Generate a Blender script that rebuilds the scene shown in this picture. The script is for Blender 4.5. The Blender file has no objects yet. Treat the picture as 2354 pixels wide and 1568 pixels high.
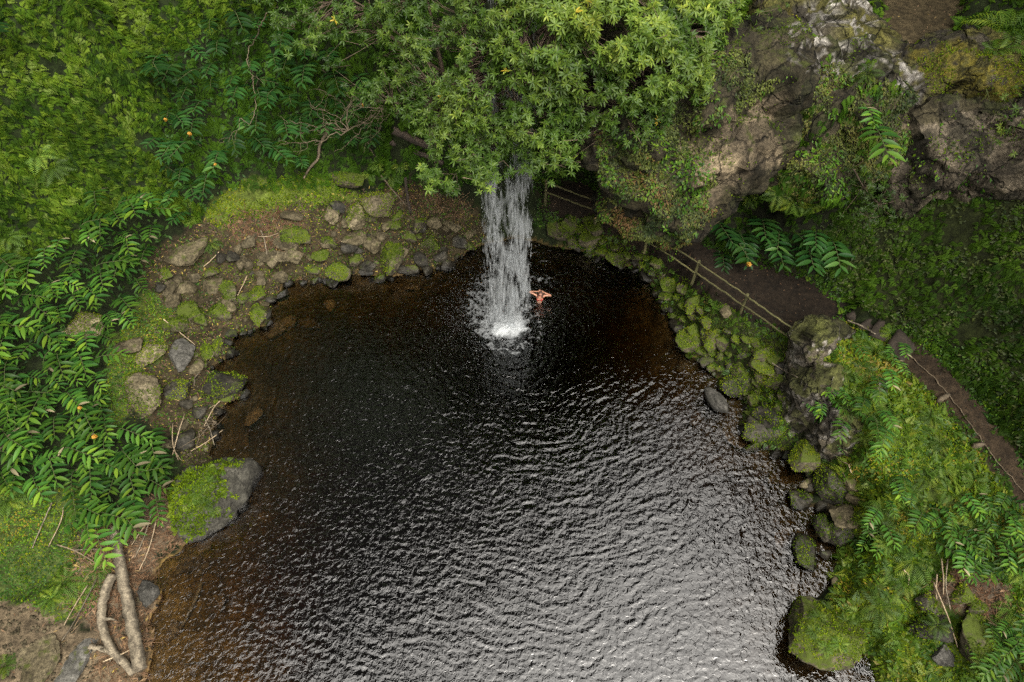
import bpy, bmesh, math, random
import numpy as np
from mathutils import Vector, Matrix, Euler
from mathutils.bvhtree import BVHTree

rng = np.random.default_rng(7)
random.seed(7)
SC = bpy.context.scene
COL = SC.collection
rad = math.radians

# ------------------------------------------------------------------ camera
H = 22.0
PITCH = rad(54.0)
F = 1568.0                       # focal length in units of the 2354 wide picture
CX, CY = 1177.0, 784.0
cp, sp = math.cos(PITCH), math.sin(PITCH)
CAM = np.array([0.0, 0.0, H])
cam = bpy.data.cameras.new("camera")
cam.sensor_fit = 'HORIZONTAL'
cam.angle = 2 * math.atan(1177.0 / F)
cam.clip_start = 0.1
cam.clip_end = 2000
camo = bpy.data.objects.new("camera", cam)
COL.objects.link(camo)
camo.location = (0, 0, H)
camo.rotation_euler = (math.pi / 2 - PITCH, 0, 0)
SC.camera = camo


def ray(px, py):
    u = (px - CX) / F
    v = (CY - py) / F
    return np.array([u, cp + v * sp, -sp + v * cp])


def P(px, py, z):
    d = ray(px, py)
    return CAM + d * ((z - H) / d[2])


def proj(p):
    p = np.atleast_2d(p) - CAM
    dep = p[:, 1] * cp - p[:, 2] * sp
    dep = np.where(dep < 0.5, 0.5, dep)
    up = p[:, 1] * sp + p[:, 2] * cp
    return CX + F * p[:, 0] / dep, CY - F * up / dep


def depth_of(p):
    q = np.asarray(p) - CAM
    return q[1] * cp - q[2] * sp


# ------------------------------------------------------------------ noise
def _hash(ix, iy, iz, seed):
    h = (ix.astype(np.int64) * 374761393 + iy.astype(np.int64) * 668265263 + iz.astype(np.int64) * 2147483647 + seed * 1274126177) & 0xFFFFFFFF
    h = ((h ^ (h >> 13)) * 1274126177) & 0xFFFFFFFF
    h = ((h ^ (h >> 16)) * 2246822519) & 0xFFFFFFFF
    return h ^ (h >> 15)


_G = np.array([[1, 1, 0], [-1, 1, 0], [1, -1, 0], [-1, -1, 0], [1, 0, 1], [-1, 0, 1], [1, 0, -1], [-1, 0, -1],
               [0, 1, 1], [0, -1, 1], [0, 1, -1], [0, -1, -1], [1, 1, 0], [-1, 1, 0], [0, -1, 1], [0, -1, -1]], float)


def perlin(p, seed=0):
    p = np.asarray(p, float)
    i = np.floor(p).astype(np.int64)
    f = p - i
    w = f * f * f * (f * (f * 6 - 15) + 10)
    out = 0
    for dx in (0, 1):
        for dy in (0, 1):
            for dz in (0, 1):
                g = _G[_hash(i[:, 0] + dx, i[:, 1] + dy, i[:, 2] + dz, seed) & 15]
                d = g[:, 0] * (f[:, 0] - dx) + g[:, 1] * (f[:, 1] - dy) + g[:, 2] * (f[:, 2] - dz)
                wx = w[:, 0] if dx else 1 - w[:, 0]
                wy = w[:, 1] if dy else 1 - w[:, 1]
                wz = w[:, 2] if dz else 1 - w[:, 2]
                out = out + d * wx * wy * wz
    return out


def fbm(p, octaves=4, seed=0, gain=0.5, lac=2.03):
    a, s, out = 1.0, 1.0, 0
    for o in range(octaves):
        out = out + a * perlin(np.asarray(p) * s, seed + o * 17)
        a *= gain
        s *= lac
    return out


def ridged(p, octaves=3, seed=0):
    a, s, out = 1.0, 1.0, 0
    for o in range(octaves):
        out = out + a * (1 - 2 * np.abs(perlin(np.asarray(p) * s, seed + o * 13)))
        a *= 0.5
        s *= 2.1
    return out


def smooth(x):
    x = np.clip(x, 0, 1)
    return x * x * (3 - 2 * x)


def inpoly(poly, x, y):
    poly = np.asarray(poly, float)
    x = np.asarray(x, float)
    y = np.asarray(y, float)
    res = np.zeros(x.shape, bool)
    n = len(poly)
    j = n - 1
    for i in range(n):
        xi, yi = poly[i]
        xj, yj = poly[j]
        if yi != yj:
            c = ((yi > y) != (yj > y)) & (x < (xj - xi) * (y - yi) / (yj - yi) + xi)
            res ^= c
        j = i
    return res


def polydist(poly, x, y):
    poly = np.asarray(poly, float)
    best = np.full(np.shape(x), 1e9)
    for i in range(len(poly)):
        a = poly[i]
        b = poly[(i + 1) % len(poly)]
        ab = b - a
        t = np.clip(((x - a[0]) * ab[0] + (y - a[1]) * ab[1]) / max(1e-9, ab @ ab), 0, 1)
        best = np.minimum(best, np.hypot(x - a[0] - t * ab[0], y - a[1] - t * ab[1]))
    return best


# ------------------------------------------------------------------ objects
def tag(o, label=None, cat=None, group=None, kind=None):
    if label:
        o["label"] = label
    if cat:
        o["category"] = cat
    if group:
        o["group"] = group
    if kind:
        o["kind"] = kind
    return o


def link(o, parent=None):
    COL.objects.link(o)
    if parent is not None:
        o.parent = parent
    return o


def mesh_np(name, verts, faces, mat=None, attrs=None, smooth_shade=True):
    """verts (n,3), faces: array (m,k) or list of such arrays"""
    me = bpy.data.meshes.new(name)
    if not isinstance(faces, (list, tuple)):
        faces = [faces]
    faces = [np.asarray(f, np.int32) for f in faces if len(f)]
    verts = np.asarray(verts, np.float32)
    me.vertices.add(len(verts))
    me.vertices.foreach_set("co", verts.ravel())
    idx = np.concatenate([f.ravel() for f in faces])
    tot = np.concatenate([np.full(len(f), f.shape[1], np.int32) for f in faces])
    start = np.concatenate([[0], np.cumsum(tot)[:-1]]).astype(np.int32)
    me.loops.add(len(idx))
    me.loops.foreach_set("vertex_index", idx)
    me.polygons.add(len(tot))
    me.polygons.foreach_set("loop_start", start)
    me.polygons.foreach_set("loop_total", tot)
    me.polygons.foreach_set("use_smooth", np.full(len(tot), smooth_shade, bool))
    me.update(calc_edges=True)
    me.validate(verbose=False)
    if attrs:
        for k, a in attrs.items():
            a = np.asarray(a, np.float32)
            if a.ndim == 1:
                at = me.attributes.new(k, 'FLOAT', 'POINT')
                at.data.foreach_set("value", a)
            else:
                at = me.attributes.new(k, 'FLOAT_COLOR', 'POINT')
                c = np.ones((len(a), 4), np.float32)
                c[:, :3] = a
                at.data.foreach_set("color", c.ravel())
    if mat:
        me.materials.append(mat)
    return me


def obj(name, me, parent=None):
    return link(bpy.data.objects.new(name, me), parent)


def empty(name, loc, rot=(0, 0, 0), scale=(1, 1, 1)):
    o = bpy.data.objects.new(name, None)
    o.empty_display_size = 0.2
    o.location = loc
    o.rotation_euler = rot
    o.scale = scale
    return link(o)


def mesh_arrays(me):
    v = np.empty(len(me.vertices) * 3, np.float32)
    me.vertices.foreach_get("co", v)
    me.calc_loop_triangles()
    t = np.empty(len(me.loop_triangles) * 3, np.int32)
    me.loop_triangles.foreach_get("vertices", t)
    return v.reshape(-1, 3).astype(float), t.reshape(-1, 3)


class Soup:
    """collects shapes into one mesh"""
    def __init__(s):
        s.v, s.q, s.t, s.a, s.n = [], [], [], [], 0

    def add(s, v, quads=None, tris=None, tint=0.5):
        v = np.asarray(v, float)
        s.v.append(v)
        if quads is not None and len(quads):
            s.q.append(np.asarray(quads, int) + s.n)
        if tris is not None and len(tris):
            s.t.append(np.asarray(tris, int) + s.n)
        s.a.append(np.full(len(v), tint) if np.isscalar(tint) else np.asarray(tint, float))
        s.n += len(v)

    def tube(s, pts, radii, sides=6, tint=0.5, cap=True, rough=0.0):
        pts = np.asarray(pts, float)
        n = len(pts)
        radii = np.broadcast_to(np.asarray(radii, float), (n,))
        tan = np.gradient(pts, axis=0)
        tan /= np.linalg.norm(tan, axis=1, keepdims=True) + 1e-9
        ref = np.array([0, 0, 1.0]) if abs(tan[0][2]) < .9 else np.array([1.0, 0, 0])
        vs = []
        for i in range(n):
            a = np.cross(tan[i], ref)
            a /= np.linalg.norm(a) + 1e-9
            b = np.cross(tan[i], a)
            th = np.arange(sides) * 2 * math.pi / sides
            if i == 0:
                rid = rng.uniform(-1, 1, sides)
            rr = radii[i] * (1 + rough * (1.1 * rid + .4 * rng.uniform(-1, 1, sides)))
            vs.append(pts[i] + rr[:, None] * (np.cos(th)[:, None] * a + np.sin(th)[:, None] * b))
        v = np.concatenate(vs)
        q = []
        for i in range(n - 1):
            for k in range(sides):
                k2 = (k + 1) % sides
                q.append((i * sides + k, i * sides + k2, (i + 1) * sides + k2, (i + 1) * sides + k))
        t = []
        if cap:
            v = np.concatenate([v, pts[:1], pts[-1:]])
            c0, c1 = len(v) - 2, len(v) - 1
            for k in range(sides):
                k2 = (k + 1) % sides
                t.append((c0, k2, k))
                t.append((c1, (n - 1) * sides + k, (n - 1) * sides + k2))
        if rough > .05 and np.isscalar(tint):
            tt = np.tile(tint + .38 * rng.uniform(-1, 1, sides), n) + .08 * rng.normal(size=n * sides)
            tint = np.clip(np.concatenate([tt, [tint, tint]] if cap else [tt]), 0, 1)
        s.add(v, q, t, tint)

    def mesh(s, name, mat, smooth_shade=True):
        f = []
        if s.q:
            f.append(np.concatenate(s.q))
        if s.t:
            f.append(np.concatenate(s.t))
        return mesh_np(name, np.concatenate(s.v), f, mat, {"tint": np.concatenate(s.a)}, smooth_shade)


def bake(tv, tf, pos, fx, fy, fz, scale, tint, ttint=None):
    """instances of a template: tv (k,3), tf (m,q); frames as three (n,3) arrays"""
    n, k = len(pos), len(tv)
    sc_ = np.asarray(scale)
    if sc_.ndim == 1:
        sc_ = np.repeat(sc_[:, None], 3, 1)
    lv = tv[None, :, :] * sc_[:, None, :]
    v = pos[:, None, :] + lv[:, :, 0:1] * fx[:, None, :] + lv[:, :, 1:2] * fy[:, None, :] + lv[:, :, 2:3] * fz[:, None, :]
    f = (tf[None, :, :] + (np.arange(n) * k)[:, None, None]).reshape(-1, tf.shape[1])
    t = np.repeat(np.asarray(tint)[:, None], k, 1)
    if ttint is not None:
        t = t + ttint[None, :]
    return v.reshape(-1, 3), f, np.clip(t.ravel(), 0, 1)


def unit(a):
    return a / (np.linalg.norm(a, axis=-1, keepdims=True) + 1e-9)


# ------------------------------------------------------------------ materials
def newmat(name):
    m = bpy.data.materials.new(name)
    m.use_nodes = True
    nt = m.node_tree
    nt.nodes.clear()
    out = nt.nodes.new("ShaderNodeOutputMaterial")
    return m, nt, nt.nodes, nt.links, out


def ramp(nodes, stops, interp='LINEAR'):
    r = nodes.new("ShaderNodeValToRGB")
    r.color_ramp.interpolation = interp
    el = r.color_ramp.elements
    while len(el) < len(stops):
        el.new(0.5)
    for e, (p, c) in zip(el, stops):
        e.position = p
        e.color = (*c, 1)
    return r


def noise_node(nodes, links, scale, detail=4, rough=0.55, vec=None, dist=0.0):
    n = nodes.new("ShaderNodeTexNoise")
    n.inputs["Scale"].default_value = scale
    n.inputs["Detail"].default_value = detail
    n.inputs["Roughness"].default_value = rough
    n.inputs["Distortion"].default_value = dist
    if vec is not None:
        links.new(vec, n.inputs["Vector"])
    return n


def mixc(nodes, links, fac, a, b, mode='MIX'):
    m = nodes.new("ShaderNodeMix")
    m.data_type = 'RGBA'
    m.blend_type = mode
    for sock, val in ((m.inputs[0], fac), (m.inputs[6], a), (m.inputs[7], b)):
        if isinstance(val, (int, float)):
            sock.default_value = val
        elif isinstance(val, tuple):
            sock.default_value = (*val, 1)
        else:
            links.new(val, sock)
    return m.outputs[2]


def math_node(nodes, links, op, a, b=None, clamp=False):
    m = nodes.new("ShaderNodeMath")
    m.operation = op
    m.use_clamp = clamp
    for sock, val in ((m.inputs[0], a), (m.inputs[1], b)):
        if val is None:
            continue
        if isinstance(val, (int, float)):
            sock.default_value = val
        else:
            links.new(val, sock)
    return m.outputs[0]


def maprange(nodes, links, v, a, b, c=0.0, d=1.0):
    m = nodes.new("ShaderNodeMapRange")
    m.interpolation_type = 'SMOOTHSTEP'
    links.new(v, m.inputs[0])
    for k, x in zip((1, 2, 3, 4), (a, b, c, d)):
        m.inputs[k].default_value = x
    return m.outputs[0]


def leaf_mat(name, stops, rough=0.42, trans=0.25, spec=0.4, objvar=0.25):
    m, nt, N, L, out = newmat(name)
    at = N.new("ShaderNodeAttribute")
    at.attribute_name = "tint"
    r = ramp(N, stops)
    L.new(at.outputs["Fac"], r.inputs[0])
    oi = N.new("ShaderNodeObjectInfo")
    geo = N.new("ShaderNodeNewGeometry")
    n = noise_node(N, L, 0.7, 2, 0.5, geo.outputs["Position"])
    hsv = N.new("ShaderNodeHueSaturation")
    L.new(r.outputs[0], hsv.inputs["Color"])
    v1 = maprange(N, L, oi.outputs["Random"], 0, 1, 1 - objvar, 1 + objvar)
    v2 = maprange(N, L, n.outputs["Fac"], 0.3, 0.7, 0.8, 1.2)
    v = math_node(N, L, 'MULTIPLY', v1, v2)
    L.new(v, hsv.inputs["Value"])
    b = N.new("ShaderNodeBsdfPrincipled")
    L.new(hsv.outputs[0], b.inputs["Base Color"])
    b.inputs["Roughness"].default_value = rough
    b.inputs["Specular IOR Level"].default_value = spec
    if trans > 0:
        t = N.new("ShaderNodeBsdfTranslucent")
        L.new(hsv.outputs[0], t.inputs["Color"])
        mx = N.new("ShaderNodeMixShader")
        mx.inputs[0].default_value = trans
        L.new(b.outputs[0], mx.inputs[1])
        L.new(t.outputs[0], mx.inputs[2])
        L.new(mx.outputs[0], out.inputs[0])
    else:
        L.new(b.outputs[0], out.inputs[0])
    return m


def rock_mat(name, base, base2, moss, moss_amt, lichen=0.0, use_col=False, wet=True, rough=0.85):
    m, nt, N, L, out = newmat(name)
    geo = N.new("ShaderNodeNewGeometry")
    pos = geo.outputs["Position"]
    oi = N.new("ShaderNodeObjectInfo")
    n1 = noise_node(N, L, 1.7, 6, 0.62, pos)
    n2 = noise_node(N, L, 9.0, 5, 0.65, pos)
    n3 = noise_node(N, L, 34.0, 3, 0.6, pos)
    fac = maprange(N, L, n1.outputs["Fac"], 0.35, 0.68)
    col = mixc(N, L, fac, base, base2)
    if use_col:
        at = N.new("ShaderNodeAttribute")
        at.attribute_name = "Col"
        col = mixc(N, L, 0.86, col, at.outputs["Color"])
    spk = maprange(N, L, n2.outputs["Fac"], 0.3, 0.72, 0.45, 1.5)
    col = mixc(N, L, 1.0, col, spk, 'MULTIPLY')
    spk2 = maprange(N, L, n3.outputs["Fac"], 0.3, 0.7, 0.7, 1.3)
    col = mixc(N, L, 1.0, col, spk2, 'MULTIPLY')
    ov = maprange(N, L, oi.outputs["Random"], 0, 1, 0.72, 1.25)
    if not use_col:
        col = mixc(N, L, 1.0, col, ov, 'MULTIPLY')
    crk = None
    if use_col:
        wv = N.new("ShaderNodeVectorMath")
        wv.operation = 'ADD'
        nv_ = noise_node(N, L, 1.2, 4, 0.6, pos)
        L.new(pos, wv.inputs[0])
        L.new(nv_.outputs["Color"], wv.inputs[1])
        vo = N.new("ShaderNodeTexVoronoi")
        vo.feature = 'DISTANCE_TO_EDGE'
        vo.inputs["Scale"].default_value = 0.85
        L.new(wv.outputs[0], vo.inputs["Vector"])
        crk = maprange(N, L, vo.outputs["Distance"], 0.0, 0.05, 0.0, 1.0)
        vo2 = N.new("ShaderNodeTexVoronoi")
        vo2.inputs["Scale"].default_value = 1.6
        L.new(wv.outputs[0], vo2.inputs["Vector"])
        sp_c = N.new("ShaderNodeSeparateColor")
        L.new(vo2.outputs["Color"], sp_c.inputs[0])
        col = mixc(N, L, 1.0, col, maprange(N, L, sp_c.outputs[0], 0, 1, 0.7, 1.3), 'MULTIPLY')
        col = mixc(N, L, 1.0, col, maprange(N, L, crk, 0, 1, 0.45, 1.0), 'MULTIPLY')
    if lichen > 0:
        nl = noise_node(N, L, 3.2, 6, 0.7, pos, 0.6)
        fl = maprange(N, L, nl.outputs["Fac"], 0.62 - 0.12 * lichen, 0.68 - 0.1 * lichen)
        col = mixc(N, L, fl, col, (0.42, 0.40, 0.36))
    if moss_amt > 0:
        sep = N.new("ShaderNodeSeparateXYZ")
        L.new(geo.outputs["Normal"], sep.inputs[0])
        nm = noise_node(N, L, 2.6, 5, 0.65, pos)
        s = math_node(N, L, 'MULTIPLY', sep.outputs[2], 0.35)
        s = math_node(N, L, 'ADD', s, nm.outputs["Fac"])
        orr = math_node(N, L, 'MULTIPLY', oi.outputs["Random"], 0.14)
        s = math_node(N, L, 'ADD', s, orr)
        fm = maprange(N, L, s, 1.0 - moss_amt, 1.14 - moss_amt)
        fm2 = math_node(N, L, 'MULTIPLY', fm, maprange(N, L, n2.outputs["Fac"], 0.25, 0.5, 0.35, 1.0))
        mc = mixc(N, L, n3.outputs["Fac"], tuple(c * 0.55 for c in moss), tuple(min(1, c * 1.5) for c in moss))
        col = mixc(N, L, fm2, col, mc)
    b = N.new("ShaderNodeBsdfPrincipled")
    b.inputs["Roughness"].default_value = rough
    b.inputs["Specular IOR Level"].default_value = 0.25
    if wet:
        sp2 = N.new("ShaderNodeSeparateXYZ")
        L.new(pos, sp2.inputs[0])
        zz = math_node(N, L, 'ADD', sp2.outputs[2], math_node(N, L, 'MULTIPLY', n2.outputs["Fac"], -0.25))
        w = maprange(N, L, zz, 0.0, 0.16, 0.33, 1.0)
        col = mixc(N, L, 1.0, col, w, 'MULTIPLY')
        rr = maprange(N, L, zz, 0.0, 0.16, 0.22, rough)
        L.new(rr, b.inputs["Roughness"])
    L.new(col, b.inputs["Base Color"])
    bp = N.new("ShaderNodeBump")
    bp.inputs["Strength"].default_value = 0.55
    bp.inputs["Distance"].default_value = 0.06
    hh = math_node(N, L, 'ADD', n2.outputs["Fac"], math_node(N, L, 'MULTIPLY', n3.outputs["Fac"], 0.4))
    if crk is not None:
        hh = math_node(N, L, 'ADD', hh, math_node(N, L, 'MULTIPLY', crk, 1.2))
        hh = math_node(N, L, 'ADD', hh, math_node(N, L, 'MULTIPLY', sp_c.outputs[0], 0.8))
        bp.inputs["Strength"].default_value = 0.8
        bp.inputs["Distance"].default_value = 0.09
    L.new(hh, bp.inputs["Height"])
    L.new(bp.outputs[0], b.inputs["Normal"])
    L.new(b.outputs[0], out.inputs[0])
    return m


def ground_mat(name):
    m, nt, N, L, out = newmat(name)
    geo = N.new("ShaderNodeNewGeometry")
    pos = geo.outputs["Position"]
    at = N.new("ShaderNodeAttribute")
    at.attribute_name = "Col"
    n1 = noise_node(N, L, 5.0, 6, 0.7, pos)
    n2 = noise_node(N, L, 24.0, 4, 0.65, pos)
    n3 = noise_node(N, L, 1.3, 3, 0.6, pos)
    a = maprange(N, L, n1.outputs["Fac"], 0.28, 0.74, 0.4, 1.55)
    b_ = maprange(N, L, n2.outputs["Fac"], 0.3, 0.7, 0.6, 1.4)
    c = maprange(N, L, n3.outputs["Fac"], 0.3, 0.7, 0.75, 1.25)
    col = mixc(N, L, 1.0, at.outputs["Color"], a, 'MULTIPLY')
    col = mixc(N, L, 1.0, col, b_, 'MULTIPLY')
    col = mixc(N, L, 1.0, col, c, 'MULTIPLY')
    b = N.new("ShaderNodeBsdfPrincipled")
    b.inputs["Roughness"].default_value = 0.9
    b.inputs["Specular IOR Level"].default_value = 0.2
    L.new(col, b.inputs["Base Color"])
    bp = N.new("ShaderNodeBump")
    bp.inputs["Strength"].default_value = 0.6
    bp.inputs["Distance"].default_value = 0.07
    L.new(math_node(N, L, 'ADD', n1.outputs["Fac"], math_node(N, L, 'MULTIPLY', n2.outputs["Fac"], 0.5)), bp.inputs["Height"])
    L.new(bp.outputs[0], b.inputs["Normal"])
    L.new(b.outputs[0], out.inputs[0])
    return m


def wood_mat(name, c1, c2, scale=6.0, rough=0.85):
    m, nt, N, L, out = newmat(name)
    tc = N.new("ShaderNodeTexCoord")
    n1 = noise_node(N, L, scale, 6, 0.7, tc.outputs["Object"], 0.4)
    n2 = noise_node(N, L, scale * 6, 3, 0.6, tc.outputs["Object"])
    at = N.new("ShaderNodeAttribute")
    at.attribute_name = "tint"
    f = maprange(N, L, n1.outputs["Fac"], 0.33, 0.66)
    col = mixc(N, L, f, c1, c2)
    col = mixc(N, L, 1.0, col, maprange(N, L, n2.outputs["Fac"], 0.3, 0.7, 0.6, 1.35), 'MULTIPLY')
    col = mixc(N, L, 1.0, col, maprange(N, L, at.outputs["Fac"], 0, 1, 0.55, 1.45), 'MULTIPLY')
    b = N.new("ShaderNodeBsdfPrincipled")
    b.inputs["Roughness"].default_value = rough
    L.new(col, b.inputs["Base Color"])
    bp = N.new("ShaderNodeBump")
    bp.inputs["Strength"].default_value = 0.5
    bp.inputs["Distance"].default_value = 0.02
    L.new(n1.outputs["Fac"], bp.inputs["Height"])
    L.new(bp.outputs[0], b.inputs["Normal"])
    L.new(b.outputs[0], out.inputs[0])
    return m


def plain_mat(name, c, rough=0.6, spec=0.4, sss=0.0, var=0.15):
    m, nt, N, L, out = newmat(name)
    geo = N.new("ShaderNodeTexCoord")
    n = noise_node(N, L, 25, 3, 0.6, geo.outputs["Object"])
    col = mixc(N, L, 1.0, c, maprange(N, L, n.outputs["Fac"], 0.3, 0.7, 1 - var, 1 + var), 'MULTIPLY')
    b = N.new("ShaderNodeBsdfPrincipled")
    b.inputs["Roughness"].default_value = rough
    b.inputs["Specular IOR Level"].default_value = spec
    L.new(col, b.inputs["Base Color"])
    if sss:
        b.inputs["Subsurface Weight"].default_value = sss
        b.inputs["Subsurface Radius"].default_value = (0.01, 0.004, 0.002)
    L.new(b.outputs[0], out.inputs[0])
    return m


M_ground = ground_mat("ground")
M_rock = rock_mat("rock", (0.050, 0.041, 0.022), (0.12, 0.10, 0.06), (0.055, 0.068, 0.012), 0.05)
M_rocktan = rock_mat("rock_tan", (0.085, 0.07, 0.04), (0.185, 0.155, 0.098), (0.055, 0.068, 0.012), 0.03)
M_rockmoss = rock_mat("rock_mossy", (0.05, 0.043, 0.028), (0.105, 0.09, 0.055), (0.060, 0.082, 0.010), 0.27)
M_bedstone = rock_mat("rock_sunken", (0.16, 0.10, 0.045), (0.26, 0.17, 0.08), (0.1, 0.08, 0.02), 0.0, wet=False)
M_rockdark = rock_mat("rock_dark", (0.020, 0.019, 0.014), (0.055, 0.049, 0.036), (0.05, 0.062, 0.015), 0.07, rough=0.6)
M_rockgrey = rock_mat("rock_grey", (0.06, 0.058, 0.05), (0.105, 0.10, 0.088), (0.06, 0.07, 0.015), 0.03)
M_cliff = rock_mat("cliff", (0.06, 0.05, 0.033), (0.12, 0.10, 0.068), (0.045, 0.052, 0.012), 0.06, use_col=True, wet=False)
M_ginger = leaf_mat("ginger_leaf", [(0.0, (0.010, 0.036, 0.009)), (0.35, (0.024, 0.078, 0.014)), (0.62, (0.055, 0.135, 0.016)), (0.85, (0.15, 0.235, 0.02)), (0.93, (0.14, 0.20, 0.04)), (1.0, (0.23, 0.20, 0.12))], 0.42, 0.18, 0.2, 0.4)
M_gingerD = leaf_mat("ginger_leaf_shade", [(0.0, (0.006, 0.024, 0.006)), (0.35, (0.012, 0.046, 0.010)), (0.62, (0.024, 0.07, 0.013)), (0.85, (0.07, 0.14, 0.03)), (0.93, (0.10, 0.12, 0.05)), (1.0, (0.16, 0.13, 0.085))], 0.42, 0.15, 0.2, 0.4)  # darker copy of the ginger leaf, shade put into its colour
M_fern = leaf_mat("fern_leaf", [(0.0, (0.03, 0.075, 0.010)), (0.5, (0.085, 0.16, 0.016)), (0.85, (0.19, 0.25, 0.02)), (1.0, (0.27, 0.25, 0.04))], 0.5, 0.3, 0.3, 0.3)
M_carpet = leaf_mat("carpet_leaf", [(0.0, (0.014, 0.040, 0.003)), (0.45, (0.060, 0.125, 0.007)), (0.8, (0.145, 0.225, 0.016)), (0.95, (0.16, 0.23, 0.045)), (1.0, (0.12, 0.08, 0.03))], 0.65, 0.22, 0.1)
M_crown = leaf_mat("crown_leaf", [(0.0, (0.014, 0.036, 0.005)), (0.4, (0.042, 0.082, 0.010)), (0.7, (0.095, 0.145, 0.018)), (0.93, (0.215, 0.265, 0.035)), (1.0, (0.38, 0.27, 0.03))], 0.42, 0.2, 0.25)
M_moss = leaf_mat("moss_leaf", [(0.0, (0.03, 0.055, 0.006)), (0.5, (0.090, 0.150, 0.005)), (0.85, (0.19, 0.245, 0.008)), (1.0, (0.25, 0.19, 0.03))], 0.8, 0.25, 0.1)
M_herb = leaf_mat("herb_leaf", [(0.0, (0.015, 0.05, 0.006)), (0.5, (0.056, 0.135, 0.007)), (0.9, (0.16, 0.235, 0.010)), (1.0, (0.20, 0.17, 0.03))], 0.55, 0.25, 0.3)
M_ivy = leaf_mat("ivy_leaf", [(0.0, (0.018, 0.032, 0.010)), (0.5, (0.05, 0.065, 0.014)), (0.85, (0.10, 0.12, 0.022)), (1.0, (0.13, 0.075, 0.03))], 0.6, 0.2, 0.25)
M_litter = leaf_mat("litter", [(0.0, (0.07, 0.035, 0.018)), (0.5, (0.17, 0.10, 0.055)), (0.85, (0.30, 0.20, 0.12)), (1.0, (0.42, 0.32, 0.06))], 0.75, 0.1, 0.2)
M_stem = wood_mat("green_stem", (0.05, 0.07, 0.02), (0.09, 0.10, 0.035), 4)
M_bark = wood_mat("bark", (0.07, 0.05, 0.033), (0.15, 0.11, 0.075), 5)
M_drift = wood_mat("driftwood", (0.065, 0.052, 0.035), (0.22, 0.185, 0.13), 5)
M_cane = wood_mat("dry_cane", (0.22, 0.165, 0.10), (0.36, 0.28, 0.18), 5)
M_twig = wood_mat("dead_twig", (0.07, 0.055, 0.034), (0.15, 0.115, 0.074), 7)
M_darkwood = wood_mat("dark_wood", (0.035, 0.025, 0.018), (0.075, 0.055, 0.038), 5)
M_rail = wood_mat("rail_wood", (0.06, 0.06, 0.02), (0.11, 0.10, 0.036), 6)
M_flower = plain_mat("flower", (0.42, 0.22, 0.03), 0.6, 0.3)
M_stone_step = wood_mat("step_earth", (0.022, 0.016, 0.010), (0.038, 0.028, 0.019), 3)
M_skin = plain_mat("skin", (0.40, 0.20, 0.13), 0.4, 0.4, 0.1, 0.06)
M_hair = plain_mat("hair", (0.05, 0.022, 0.012), 0.4)
M_red = plain_mat("red_fabric", (0.38, 0.008, 0.015), 0.6)
M_white = plain_mat("white", (0.75, 0.73, 0.7), 0.4)
M_black = plain_mat("black", (0.01, 0.008, 0.006), 0.3)
M_lip = plain_mat("lip", (0.40, 0.10, 0.09), 0.4)

# ------------------------------------------------------------------ terrain
POOL_PX = [(330, 1568), (345, 1527), (343, 1434), (371, 1378), (350, 1320), (381, 1285), (412, 1264), (470, 1200), (540, 1130), (560, 1060), (485, 1056),
           (480, 1027), (513, 926), (568, 905), (534, 864), (485, 847), (534, 808), (537, 770), (582, 756), (620, 746), (620, 701),
           (641, 680), (658, 646), (745, 646), (770, 650), (805, 628), (902, 639), (926, 628), (1026, 611), (1082, 573), (1116, 560),
           (1190, 550), (1272, 566), (1324, 573), (1376, 594), (1428, 607), (1463, 621), (1515, 670), (1532, 715), (1553, 756), (1567, 801),
           (1601, 822), (1629, 845), (1660, 880), (1709, 912), (1712, 954), (1702, 985), (1733, 1020), (1782, 1037), (1816, 1050),
           (1855, 1087), (1861, 1139), (1851, 1164), (1905, 1170), (1872, 1233), (1924, 1254), (1920, 1323), (1879, 1371), (1844, 1399),
           (1844, 1444), (1868, 1475), (1927, 1507), (1983, 1493), (2000, 1527), (2024, 1568)]
pool = [tuple(P(x, y, 0.0)[:2]) for x, y in POOL_PX]
pool += [(10.6, 1.0), (10.2, -4.0), (9.0, -14.0), (-6.0, -14.0), (-8.0, -5.0), (-9.4, 0.5)]
pool = np.array(pool)

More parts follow.
